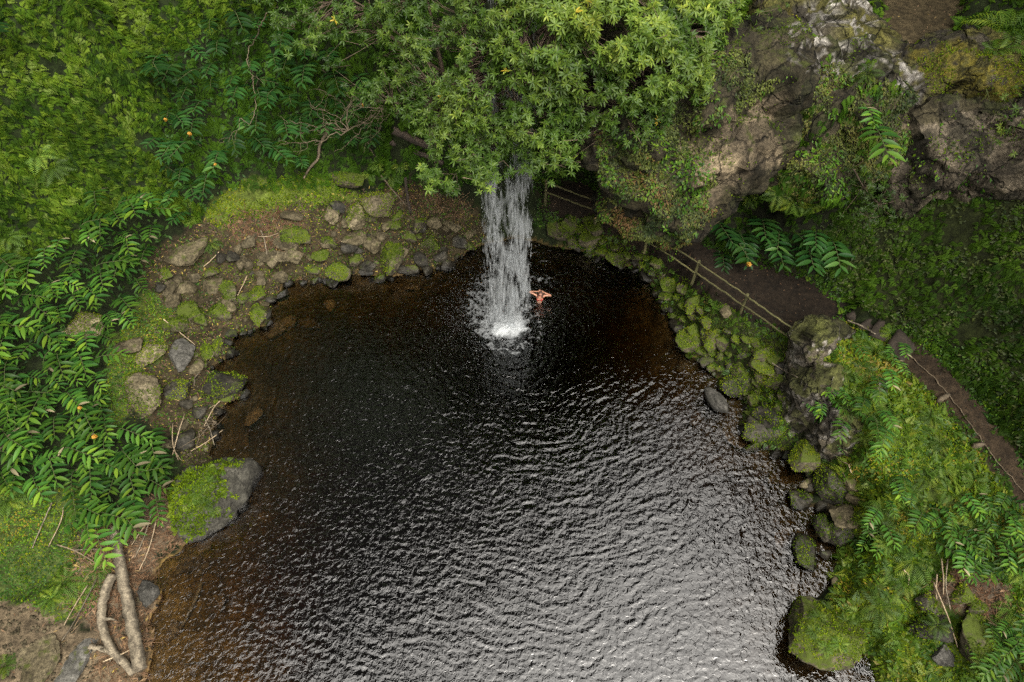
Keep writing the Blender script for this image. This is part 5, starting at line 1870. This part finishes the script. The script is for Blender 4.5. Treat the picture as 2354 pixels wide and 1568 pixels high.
# shrub hanging on the rock at the right, and small ones
def shrub(pxs, zs, n, size, label, spread=.35, seed=1, tone=(.1, .5), mat=M_crown):
    rr_ = np.random.default_rng(seed)
    ctr = [P(a, b, c) for (a, b), c in zip(pxs, zs)]
    pp_ = []
    for k in range(n):
        a = rr_.integers(0, len(ctr) - 1) if len(ctr) > 1 else 0
        f_ = rr_.random()
        b = ctr[a] * (1 - f_) + ctr[min(a + 1, len(ctr) - 1)] * f_
        pp_.append(b + rr_.normal(0, spread, 3))
    pp_ = np.array(pp_)
    nv = unit(np.stack([rr_.normal(0, .5, n), -.5 + rr_.normal(0, .4, n), .7 + rr_.normal(0, .3, n)], -1))
    fxv = unit(np.cross(rr_.normal(size=(n, 3)), nv))
    e = empty("shrub", ctr[0])
    bv2, bf2, bt2 = bake(ROS[1][0], ROS[1][1], pp_, fxv, np.cross(nv, fxv), nv, rr_.uniform(size * .7, size * 1.2, n), rr_.uniform(*tone, n), ROS[1][2])
    obj("foliage", mesh_np("foliage", to_local(e, bv2), bf2, mat, {"tint": bt2}), e)
    s = Soup()
    s.tube(np.array(ctr) if len(ctr) > 1 else np.array([ctr[0], ctr[0] + [0, .3, -.3]]), .025, 5, .4)
    for k in range(0, n, 2):
        c_ = np.array(ctr)[np.linalg.norm(np.array(ctr) - pp_[k], axis=1).argmin()]
        s.tube([c_, (c_ + pp_[k]) / 2 + [0, 0, -.04], pp_[k]], [.01, .008, .004], 3, .5, False)
    obj("branches", mesh_np("branches", to_local(e, np.concatenate(s.v)), [np.concatenate(s.q), np.concatenate(s.t)], M_bark, {"tint": np.concatenate(s.a)}), e)
    tag(e, label, "shrub")


shrub([(1960, 385), (1985, 430), (2020, 470), (2000, 500)], [6.9, 6.4, 6.0, 5.6], 130, .15, "bluish leafy shrub hanging down between the recessed and the bare rock", .38, 3, (.02, .45))
shrub([(1745, 30), (1750, 100)], [10.2, 9.8], 26, .15, "small leafy shrub at the cliff top right of the tree", .4, 4, (.3, .7))
shrub([(2330, 250), (2350, 320)], [8.9, 8.3], 70, .16, "narrow leaved yellowish shrub hanging over the ledge at the right edge", .4, 5, (.4, .85), M_crown)
shrub([(2270, 380), (2275, 395)], [7.4, 7.2], 14, .12, "tiny fern like plant rooted in a crack of the bare right rock", .15, 6, (.4, .7))

# ------------------------------------------------------------------ dead branches, vines, logs, canes
def wpts(lst):
    return np.array([P(*q) for q in lst])


def spline(pts, n=24, jitv=0.0):
    pts = np.asarray(pts, float)
    t = np.linspace(0, len(pts) - 1, n)
    out = []
    for x in t:
        i = min(int(x), len(pts) - 2)
        f = x - i
        p0, p1, p2, p3 = pts[max(i - 1, 0)], pts[i], pts[i + 1], pts[min(i + 2, len(pts) - 1)]
        out.append(.5 * ((2 * p1) + (-p0 + p2) * f + (2 * p0 - 5 * p1 + 4 * p2 - p3) * f * f + (-p0 + 3 * p1 - 3 * p2 + p3) * f ** 3))
    out = np.array(out)
    out[1:-1] += rng.normal(0, jitv, (n - 2, 3))
    return out


def on_ground(pxs, dz=0.1):
    out = []
    for q in pxs:
        p, _ = hit(q[0], q[1], EVERY)
        out.append(p + np.array([0, 0, q[2] if len(q) > 2 else dz]))
    return np.array(out)


def branch(name, pts, r0, r1, mat, label, cat, group=None, sides=6, jitv=.02, n=22, twigs=0, rough=.1):
    q = spline(pts, n, jitv)
    s = Soup()
    s.tube(q, np.linspace(r0, r1, n), sides, .5, True, rough)
    for k in range(twigs):
        i = rng.integers(n // 4, n - 1)
        d = unit(q[i] - q[i - 1]) + rng.normal(0, .6, 3)
        L_ = rng.uniform(.25, .8)
        a = [q[i]]
        for j in range(5):
            d = unit(d + rng.normal(0, .35, 3))
            a.append(a[-1] + d * L_ / 5)
        s.tube(a, np.linspace(max(r1, r0 * .4), .004, 6), 4, .5, False)
    o_ = obj(name, s.mesh(name, mat))
    tag(o_, label, cat, group)
    return o_


def tangle(ctr, heads, label, n_sub=7, r0=.024, mat=None, seed=1):
    rr_ = np.random.default_rng(seed)
    s = Soup()
    for hd in heads:
        q = spline([ctr, (np.asarray(ctr) + hd) / 2 + rr_.normal(0, .15, 3), hd], 14, .04)
        s.tube(q, np.linspace(r0, .006, 14), 5, .6, False)
        for k in range(n_sub):
            i = rr_.integers(3, 13)
            d = unit(q[i] - q[i - 1]) + rr_.normal(0, .7, 3)
            L_ = rr_.uniform(.3, 1.1)
            a = [q[i]]
            for j in range(6):
                d = unit(d + rr_.normal(0, .4, 3))
                a.append(a[-1] + d * L_ / 6)
            s.tube(a, np.linspace(.009, .003, 7), 4, .7, False)
    o_ = obj("dead_branch", s.mesh("dead_branch", mat or M_twig))
    tag(o_, label, "dead branch")


branch("vine", wpts([(613, 30, 9.6), (600, 60, 9.0), (582, 100, 8.0), (568, 128, 7.6), (574, 160, 7.2), (582, 195, 6.9), (585, 250, 6.2), (574, 286, 5.8), (552, 274, 6.0), (546, 300, 5.6), (540, 318, 5.2), (505, 330, 4.9)]), .022, .008, M_twig, "long pale bare vine dangling down the shaded slope from the tree", "vine", None, 5, .03, 60, 9)
branch("root", on_ground([(760, 325, .5), (742, 355, .5), (735, 380, .35), (715, 400, .3), (700, 415, .1)]), .07, .04, M_twig, "thick bent brown root above the left moss bank", "root", None, 7, .01)
tangle(P(800, 300, 5.6), [P(*q) for q in [(640, 325, 5.2), (650, 280, 5.6), (700, 240, 6.2), (760, 215, 6.6), (830, 210, 7.0), (690, 310, 5.3), (740, 290, 5.8), (870, 250, 6.4)]], "tangle of bare dead branches left of the big tree", 9, .022, M_twig, 3)
tangle(P(880, 250, 6.6), [P(*q) for q in [(850, 290, 6.0), (800, 330, 5.2), (845, 330, 5.0), (800, 240, 6.8)]], "bare forked branch hanging from the left edge of the tree crown", 6, .018, M_twig, 4)
branch("log", on_ground([(905, 312, .25), (945, 330, .25), (990, 350, .25)]), .17, .14, M_darkwood, "dark fallen log in the shade behind the ferns, upper of two", "log", None, 9, .01, 12)
branch("log", on_ground([(900, 335, .2), (960, 360, .2), (1020, 385, .2)]), .12, .09, M_darkwood, "dark fallen log in the shade behind the ferns, lower of two", "log", None, 9, .01, 12)
p0, _ = hit(942, 486)
branch("post", [p0 + [0, 0, -.1], p0 + [0, 0.05, .9], p0 + [0.02, .1, 1.75]], .07, .055, M_darkwood, "upright dark wooden post beside the largest tan boulder", "post", None, 7, .005, 8)
branch("branch", on_ground([(880, 425, .5), (905, 450, .3), (938, 482, .15)]), .035, .02, M_twig, "pale stick leaning on the largest tan boulder", "stick", None, 5, .005, 8)
branch("vine", wpts([(1415, 425, 5.6), (1412, 460, 4.6), (1408, 490, 3.9), (1399, 502, 3.6), (1388, 490, 3.8), (1386, 470, 4.2)]), .025, .012, M_twig, "bare vine hanging in a loop under the overhang", "vine", None, 5, .01, 24)
# hanging creeper strands
for (x, y, z, ln) in [(1395, 420, 5.6, 1.2), (1420, 450, 5.2, .9), (1480, 500, 4.4, .8), (1520, 540, 4.0, .7), (1550, 560, 3.7, .8), (1850, 420, 6.4, 1.0), (1895, 410, 6.4, 1.2), (1760, 390, 6.6, .7), (1500, 530, 4.2, .9)]:
    a = P(x, y, z)
    s = Soup()
    q = spline([a + [0, .2, .3], a, a + [.05, -.03, -ln * .5], a + [0, 0, -ln]], 12, .02)
    s.tube(q, .008, 3, .4, False)
    e = empty("creeper_strand", a)
    obj("stem", mesh_np("stem", to_local(e, np.concatenate(s.v)), np.concatenate(s.q), M_twig, {"tint": np.concatenate(s.a)}), e)
    k = 46
    pq = q[rng.integers(0, 12, k)] + rng.normal(0, .07, (k, 3))
    dn = unit(np.stack([rng.normal(0, .6, k), rng.normal(-.3, .5, k), rng.normal(-.4, .5, k)], -1))
    fxv = unit(np.cross(dn, rng.normal(size=(k, 3))))
    bv2, bf2, bt2 = bake(LEAF_V, LEAF_F, pq, fxv, dn, np.cross(fxv, dn), rng.uniform(.07, .14, k), rng.uniform(0, .8, k))
    obj("foliage", mesh_np("foliage", to_local(e, bv2), bf2, M_herb, {"tint": bt2}), e)
    tag(e, "leafy creeper strand dangling from the lower edge of the overhanging rocks", "creeper", "creeper strands under the overhang")
# driftwood
lg = on_ground([(276, 1222, .38), (333, 1545, .28)])
branch("driftwood_log", [lg[0], lg[0] * .66 + lg[1] * .34 + [0, 0, .03], lg[0] * .33 + lg[1] * .67, lg[1]], .15, .19, M_drift, "long straight bleached driftwood log lying along the lower left shore", "driftwood", None, 12, .012, 26, 0, .10)
branch("driftwood_log", on_ground([(266, 1325, .2), (247, 1380, .22), (243, 1430, .22), (262, 1490, .2), (312, 1550, .15)]), .14, .10, M_drift, "curved grey driftwood limb beside the straight log", "driftwood", None, 10, .015, 26, 2, .12)
branch("driftwood_log", on_ground([(212, 1488, .15), (262, 1505, .2), (300, 1535, .2)]), .09, .05, M_drift, "short forked driftwood root below the curved limb", "driftwood", None, 8, .015, 18, 4, .12)
sticks = [((358, 1175), (312, 1285)), ((350, 1200), (305, 1255)), ((366, 1200), (322, 1315)), ((128, 1162), (78, 1262)), ((154, 1172), (115, 1258)), ((140, 1258), (228, 1300)), ((230, 1335), (145, 1475)), ((210, 1350), (150, 1440)),
          ((245, 1525), (350, 1470)), ((180, 1270), (262, 1262)), ((430, 958), (398, 1050)), ((403, 980), (412, 1060)), ((475, 967), (495, 1030)), ((512, 927), (470, 985)), ((517, 995), (440, 1040)), ((465, 862), (448, 888)),
          ((381, 742), (450, 795)), ((572, 642), (548, 682)), ((603, 538), (615, 588)), ((597, 552), (640, 540)), ((472, 622), (505, 582)), ((1770, 842), (1831, 870)), ((2138, 1345), (2198, 1490)), ((2155, 1290), (2165, 1370)), ((2170, 1290), (2182, 1405)),
          ((2070, 1315), (2085, 1347)), ((2300, 1560), (2260, 1545)), ((1925, 1052), (1940, 1100)), ((1916, 1060), (1955, 1070)), ((1945, 1075), (1960, 1095)), ((430, 1530), (485, 1527)), ((2145, 1325), (2150, 1380))]
STL = {0: "dry cane in the drift pile by the lower left shore", 10: "pale twig lying at the water edge beside the layered rock", 15: "pale twig lying at the water edge beside the layered rock", 16: "thin dry stick on the rubble bank left of the waterfall", 21: "bare stick on the mossy bank of the right shore"}
for i, (a, b) in enumerate(sticks):
    lab = STL[max(k for k in STL if k <= i)]
    if i == 30:
        lab = STL[0]
    if 21 < i:
        lab = STL[21] if i != 30 else STL[0]
    mid = ((a[0] + b[0]) / 2 + jit(4), (a[1] + b[1]) / 2 + jit(4))
    branch("stick", on_ground([(*a, .22), (*mid, .16), (*b, .08)]), .022, .016, M_cane if i % 3 else M_drift, lab, "stick", lab + "s", 5, .004, 8, 1 if 9 < i < 16 else 0)
tangle(hit(500, 975)[0] + [0, 0, .15], [hit(*q)[0] + [0, 0, z_] for q, z_ in [((480, 1000), .3), ((455, 1040), .2), ((512, 958), .4), ((420, 1040), .3)]], "bare twigs reaching into the inlet below the layered rock", 5, .03, M_twig, 8)
# submerged branch
branch("sunken_branch", [hit(466, 1340)[0] + [0, 0, .08], hit(448, 1390)[0] + [0, 0, .1], hit(417, 1446)[0] + [0, 0, .08]], .07, .04, M_cane, "sunken brown branch under the shallow water on the lower left", "branch", None, 7, .01, 12)

# ------------------------------------------------------------------ railing
rail = empty("wooden_railing", P(1592, 645, 2.0))
tag(rail, "mossy wooden railing with two rails along the path above the pool", "railing")
tops = [P(1256, 414, 3.1), P(1376, 458, 3.1), P(1493, 527, 3.1), P(1607, 600, 3.1), P(1720, 677, 3.1), P(1850, 768, 3.1)]
rng2 = np.random.default_rng(4)


def child_tube(name, pts, r0, r1, mat, parent, sides=8, n=10, jitv=.006):
    s = Soup()
    s.tube(to_local(parent, spline(pts, n, jitv)), np.linspace(r0, r1, n), sides, .5, True, .06)
    return obj(name, s.mesh(name, mat), parent)


for tpt in tops:
    child_tube("post", [[tpt[0], tpt[1], 1.75], [tpt[0], tpt[1], 2.4], [tpt[0] + rng2.normal(0, .015), tpt[1], 3.12]], .062, .055, M_rail, rail)
for i in range(5):
    a, b = tops[i], tops[i + 1]
    for nm, dz, off in (("top_rail", -.06, .0), ("lower_rail", -.60, .02)):
        child_tube(nm, [a + [0, -.07 + off, dz], (a + b) / 2 + [0, -.07 + off, dz + rng2.normal(0, .015)], b + [0, -.07 + off, dz]], .034, .030, M_rail, rail, 7, 14, .010)

# ------------------------------------------------------------------ path furniture
def box_mesh(name, pts4, z0, z1, mat):
    """prism over four ground points"""
    v = [(*p[:2], z0) for p in pts4] + [(*p[:2], z1) for p in pts4]
    bm = bmesh.new()
    vs = [bm.verts.new(q) for q in v]
    for f in ((3, 2, 1, 0), (4, 5, 6, 7), (0, 1, 5, 4), (1, 2, 6, 5), (2, 3, 7, 6), (3, 0, 4, 7)):
        bm.faces.new([vs[i] for i in f])
    bmesh.ops.recalc_face_normals(bm, faces=bm.faces)
    bmesh.ops.bevel(bm, geom=list(bm.edges), offset=.025, segments=2, affect='EDGES')
    bmesh.ops.subdivide_edges(bm, edges=[e for e in bm.edges if e.calc_length() > .3], cuts=4, use_grid_fill=True)
    for v_ in bm.verts:
        v_.co += Vector([random.gauss(0, .006) for _ in range(3)])
    me = bpy.data.meshes.new(name)
    bm.to_mesh(me)
    bm.free()
    for p_ in me.polygons:
        p_.use_smooth = True
    at_ = me.attributes.new("tint", 'FLOAT', 'POINT')
    at_.data.foreach_set("value", np.full(len(me.vertices), .5, np.float32))
    me.materials.append(mat)
    return me


STEPS = [([(1945, 722), (1978, 708), (2000, 728), (1972, 748)], 2.25), ([(1972, 748), (2008, 724), (2030, 740), (1998, 765)], 2.5), ([(1998, 765), (2022, 732), (2062, 752), (2035, 785)], 2.72), ([(2040, 790), (2068, 752), (2110, 800), (2075, 830)], 2.95)]
for i, (q, z) in enumerate(STEPS):
    pts4 = [P(a, b, z) for a, b in q]
    o_ = obj("step", box_mesh("step", pts4, z - .5, z + .02, M_stone_step))
    tag(o_, ["lowest earth step where the dirt path starts to climb", "second earth step of the climbing dirt path", "third earth step of the climbing dirt path, beside the ferns", "topmost broad earth step before the straight dirt path"][i], "step")
pp_ = [P(x, y, z) for x, y, z in [(1948, 736, 2.4), (1985, 752, 2.65), (2012, 768, 2.85)]]
branch("pipe", pp_, .035, .03, M_drift, "short curved wooden edging beside the earth steps", "edging", None, 7, .01, 14)
hp = []
for (x, y) in [(2058, 795), (2085, 812), (2111, 838), (2145, 870), (2176, 905), (2200, 935), (2218, 961), (2245, 1000), (2277, 1043), (2315, 1090), (2360, 1140)]:
    p, _ = hit(x, y)
    hp.append(p + [0, 0, .03])
branch("pipe", hp, .018, .013, M_twig, "thin weathered pipe running along the middle of the dirt path", "pipe", None, 6, .015, 50)
for (a, b, lab) in [((2152, 926), (2182, 906), "short plank across the dirt path, uppermost of three"), ((2230, 1031), (2262, 1019), "short plank across the dirt path, middle one of three"), ((2333, 1168), (2372, 1152), "short plank across the dirt path, at the right edge")]:
    p, _ = hit(*a)
    q, _ = hit(*b)
    d = unit((q - p) * [1, 1, 0])
    sd = np.array([-d[1], d[0], 0]) * .07
    o_ = obj("plank", box_mesh("plank", [p - sd, q - sd, q + sd, p + sd], min(p[2], q[2]) - .08, max(p[2], q[2]) + .04, M_twig))
    tag(o_, lab, "plank")

# ------------------------------------------------------------------ the bather
def skin_mesh(name, joints, edges, mat, root=0, sub=2):
    me = bpy.data.meshes.new(name + "_cage")
    me.from_pydata([j[0] for j in joints], edges, [])
    o_ = bpy.data.objects.new(name + "_cage", me)
    COL.objects.link(o_)
    sk = o_.modifiers.new("skin", 'SKIN')
    sk.use_smooth_shade = True
    sk.branch_smoothing = 0.4
    for i, j in enumerate(joints):
        rr_ = j[1] if isinstance(j[1], tuple) else (j[1], j[1])
        me.skin_vertices[0].data[i].radius = rr_
        me.skin_vertices[0].data[i].use_root = (i == root)
    sb = o_.modifiers.new("sub", 'SUBSURF')
    sb.levels = sub
    sb.render_levels = sub
    dg = bpy.context.evaluated_depsgraph_get()
    dg.update()
    m2 = bpy.data.meshes.new_from_object(o_.evaluated_get(dg))
    m2.name = name
    bpy.data.objects.remove(o_)
    m2.materials.clear()
    m2.materials.append(mat)
    for p_ in m2.polygons:
        p_.use_smooth = True
    return m2


PX0 = P(1234, 694, 0.0)
J = []
E = []


def jn(p, r_, prev=None):
    J.append((tuple(p), r_))
    if prev is not None:
        E.append((prev, len(J) - 1))
    return len(J) - 1


pel = jn((0, .02, -.16), (.135, .10))
wa = jn((0, .0, .00), (.105, .08), pel)
rib = jn((0, -.01, .12), (.125, .095), wa)
ch = jn((0, .0, .22), (.135, .10), rib)
nb = jn((0, .015, .33), (.060, .055), ch)
nk = jn((0, .0, .39), (.050, .050), nb)
hd0 = jn((0, -.015, .455), (.070, .082), nk)
hd1 = jn((0, -.012, .53), (.076, .092), hd0)
hd2 = jn((0, -.002, .585), (.055, .065), hd1)
for sgn in (-1, 1):
    hip = jn((sgn * .09, .02, -.27), (.085, .085), pel)
    kn = jn((sgn * .10, -.01, -.66), .055, hip)
    an = jn((sgn * .10, .03, -1.02), .036, kn)
    jn((sgn * .11, -.10, -1.07), (.038, .025), an)
    sh = jn((sgn * .155, .01, .315), .052, ch)
    el = (-.46, .10, .40) if sgn < 0 else (.46, .06, .31)
    up = jn((sgn * .22, .03, .335), .044, sh)
    e_ = jn(el, .036, up)
    wr = (-.115, .035, .575) if sgn < 0 else (.12, .03, .555)
    fm = jn(tuple(np.array(el) * .55 + np.array(wr) * .45), .035, e_)
    w_ = jn(wr, .024, fm)
    # palm and five curled fingers lying over the hair
    c_ = np.array([0, -.005, .53])
    base = np.array(wr)
    pal = base + np.array([-sgn * .035, -.005, .035])
    pm_ = jn(tuple(pal), (.030, .016), w_)
    for k, ln in enumerate((.058, .070, .076, .070, .055)):
        side = np.array([0, (k - 2) * .019, 0])
        if k == 0:
            b = base + np.array([-sgn * .012, -.040, .022])
            q1 = jn(tuple(b), .0105, pm_)
            q2 = jn(tuple(b + np.array([-sgn * .022, -.022, .010])), .009, q1)
            jn(tuple(b + np.array([-sgn * .040, -.030, .012])), .0075, q2)
        else:
            b = pal + side + np.array([-sgn * .018, 0, .012])
            q1 = jn(tuple(b), .0095, pm_)
            q2 = jn(tuple(b + np.array([-sgn * ln * .45, 0, .010])), .009, q1)
            q3 = jn(tuple(b + np.array([-sgn * ln * .85, 0, .004])), .008, q2)
            jn(tuple(b + np.array([-sgn * ln * 1.15, 0, -.006])), .007, q3)
person = obj("person", skin_mesh("person", J, E, M_skin, 0, 2))
person.location = (PX0[0] + .11, PX0[1], 0.12)
person.rotation_euler = (rad(6), rad(3), rad(-4))
tag(person, "woman in a red bikini top bathing waist deep with both hands on her head", "person")
# hair: a cap over the skull with locks over both shoulders
hv = ICO4 * np.array([.086, .104, .092]) + np.array([0, .012, .548])
face = (ICO4[:, 1] < -.15) & (ICO4[:, 2] < .45)
keep = ~(face[ICO4F].any(1)) & ~((ICO4[:, 2] < -.65)[ICO4F].any(1))
hv = hv + ICO4 * (.004 * np.sin(ICO4[:, 0] * 40))[:, None]
hs_ = Soup()
hs_.add(hv, None, ICO4F[keep])
for sgn in (-1, 1):
    for k in range(7):
        a = sgn * (.062 + .004 * k)
        y0 = -.045 + .02 * k
        hs_.tube(spline([(a, y0, .56), (a * 1.15, y0 - .01, .47), (a * 1.25, -.075 - .003 * k, .38), (a * 1.1, -.105, .30 + .012 * k)], 9, .002), np.linspace(.014, .005, 9), 6)
obj("hair", hs_.mesh("hair", M_hair), person)
fs = Soup()
for sgn in (-1, 1):
    fs.add(ICO3 * .0125 + np.array([sgn * .031, -.088, .525]), None, ICO3F)
obj("eyes", fs.mesh("eyes", M_white), person)
fs = Soup()
for sgn in (-1, 1):
    fs.add(ICO3 * .006 + np.array([sgn * .031, -.098, .524]), None, ICO3F)
    fs.tube([(sgn * .014, -.100, .548), (sgn * .032, -.101, .553), (sgn * .05, -.088, .546)], [.003, .004, .002], 5)
obj("brows", fs.mesh("brows", M_black), person)
fs = Soup()
fs.add(ICO3 * np.array([.011, .018, .022]) + np.array([0, -.100, .500]), None, ICO3F)
for sgn in (-1, 1):
    fs.add(ICO3 * np.array([.010, .018, .026]) + np.array([sgn * .079, .0, .515]), None, ICO3F)
    fs.add(ICO3 * np.array([.062, .055, .062]) + np.array([sgn * .066, -.070, .165]), None, ICO3F)
obj("features", fs.mesh("features", M_skin), person)
fs = Soup()
fs.tube([(-.024, -.092, .468), (0, -.102, .466), (.024, -.092, .468)], [.004, .007, .004], 6)
obj("lips", fs.mesh("lips", M_lip), person)
fs = Soup()
for sgn in (-1, 1):
    c_ = np.array([sgn * .066, -.070, .165])
    n_c = 12
    vs, tr_ = [], []
    for i in range(n_c + 1):
        for j in range(n_c + 1 - i):
            a, b = i / n_c, j / n_c
            q = np.array([sgn * .012, -.5, .120]) * a + np.array([sgn * .125, -.5, .120]) * b + np.array([sgn * .070, -.5, .240]) * (1 - a - b)
            d = (q - c_) / np.array([.068, 1, .068])
            rr2 = d[0] ** 2 + d[2] ** 2
            q[1] = c_[1] - .060 * math.sqrt(max(.05, 1 - min(rr2, 1))) - .002
            vs.append(q)
    idx = {}
    n0 = 0
    for i in range(n_c + 1):
        for j in range(n_c + 1 - i):
            idx[(i, j)] = n0
            n0 += 1
    for i in range(n_c):
        for j in range(n_c - i):
            tr_.append((idx[(i, j)], idx[(i + 1, j)], idx[(i, j + 1)]))
            if i + j < n_c - 1:
                tr_.append((idx[(i + 1, j)], idx[(i + 1, j + 1)], idx[(i, j + 1)]))
    fs.add(vs, None, tr_)
    fs.tube(spline([(sgn * .070, -.115, .240), (sgn * .072, -.095, .29), (sgn * .058, -.03, .365), (sgn * .03, .045, .385)], 10), .005, 5)
    fs.tube(spline([(sgn * .125, -.088, .122), (sgn * .137, -.02, .118), (sgn * .09, .085, .122), (0, .10, .125)], 10), .006, 5)
fs.tube([(-.02, -.118, .121), (0, -.112, .120), (.02, -.118, .121)], .006, 5)
obj("bikini_top", fs.mesh("bikini_top", M_red), person)

# ------------------------------------------------------------------ light
w = bpy.data.worlds.new("World")
SC.world = w
w.use_nodes = True
N, L = w.node_tree.nodes, w.node_tree.links
N.clear()
sky = N.new("ShaderNodeTexSky")
sky.sky_type = 'NISHITA'
sky.sun_disc = False
SUN_EL, SUN_AZ = rad(58), rad(150)       # azimuth clockwise from +Y
sky.sun_elevation = SUN_EL
sky.sun_rotation = SUN_AZ
sky.air_density = 1.0
sky.dust_density = 4.0
tc = N.new("ShaderNodeTexCoord")
nz = noise_node(N, L, 2.2, 5, 0.6, tc.outputs["Generated"], 0.6)
hs = N.new("ShaderNodeHueSaturation")
hs.inputs["Saturation"].default_value = 0.06
L.new(sky.outputs[0], hs.inputs["Color"])
cl = maprange(N, L, nz.outputs["Fac"], 0.3, 0.7, 0.75, 1.35)
col = mixc(N, L, 1.0, hs.outputs[0], cl, 'MULTIPLY')
sx = N.new("ShaderNodeSeparateXYZ")
L.new(tc.outputs["Generated"], sx.inputs[0])
# bright sky on the sun's side; dark side added to shape the pool's reflections
vm = N.new("ShaderNodeVectorMath")
vm.operation = 'DOT_PRODUCT'
L.new(tc.outputs["Generated"], vm.inputs[0])
vm.inputs[1].default_value = (0.55, -0.82, 0.13)
nz2 = noise_node(N, L, 3.0, 4, 0.6, tc.outputs["Generated"])
gg = math_node(N, L, 'ADD', vm.outputs["Value"], math_node(N, L, 'MULTIPLY', math_node(N, L, 'SUBTRACT', nz2.outputs["Fac"], 0.5), 0.25))
zen = maprange(N, L, gg, -0.205, -0.06, 0.14, 5.8)
up_ = maprange(N, L, sx.outputs[2], 0.0, 0.9, 0.45, 1.0)
zen = math_node(N, L, 'MULTIPLY', zen, up_)
col = mixc(N, L, 1.0, col, zen, 'MULTIPLY')
col = mixc(N, L, 1.0, col, (1.0, 0.955, 0.875), 'MULTIPLY')
bg = N.new("ShaderNodeBackground")
bg.inputs["Strength"].default_value = 0.15
L.new(col, bg.inputs["Color"])
wo = N.new("ShaderNodeOutputWorld")
L.new(bg.outputs[0], wo.inputs[0])
sun = bpy.data.lights.new("sun", 'SUN')
sun.energy = 1.0
sun.angle = rad(14)
sun.color = (1.0, 0.95, 0.86)
so = bpy.data.objects.new("sun", sun)
COL.objects.link(so)
dirv = Vector((math.sin(SUN_AZ) * math.cos(SUN_EL), math.cos(SUN_AZ) * math.cos(SUN_EL), math.sin(SUN_EL)))
so.rotation_euler = dirv.to_track_quat('Z', 'Y').to_euler()

SC.view_settings.view_transform = 'Standard'
SC.view_settings.look = 'None'
SC.view_settings.gamma = 1.0
SC.view_settings.use_curve_mapping = False
SC.view_settings.exposure = -0.75
SC.render.engine = 'CYCLES'
c = SC.cycles
c.use_denoising = False
c.max_bounces = 6
c.diffuse_bounces = 3
c.glossy_bounces = 3
c.transmission_bounces = 4
c.transparent_max_bounces = 24
c.sample_clamp_indirect = 6
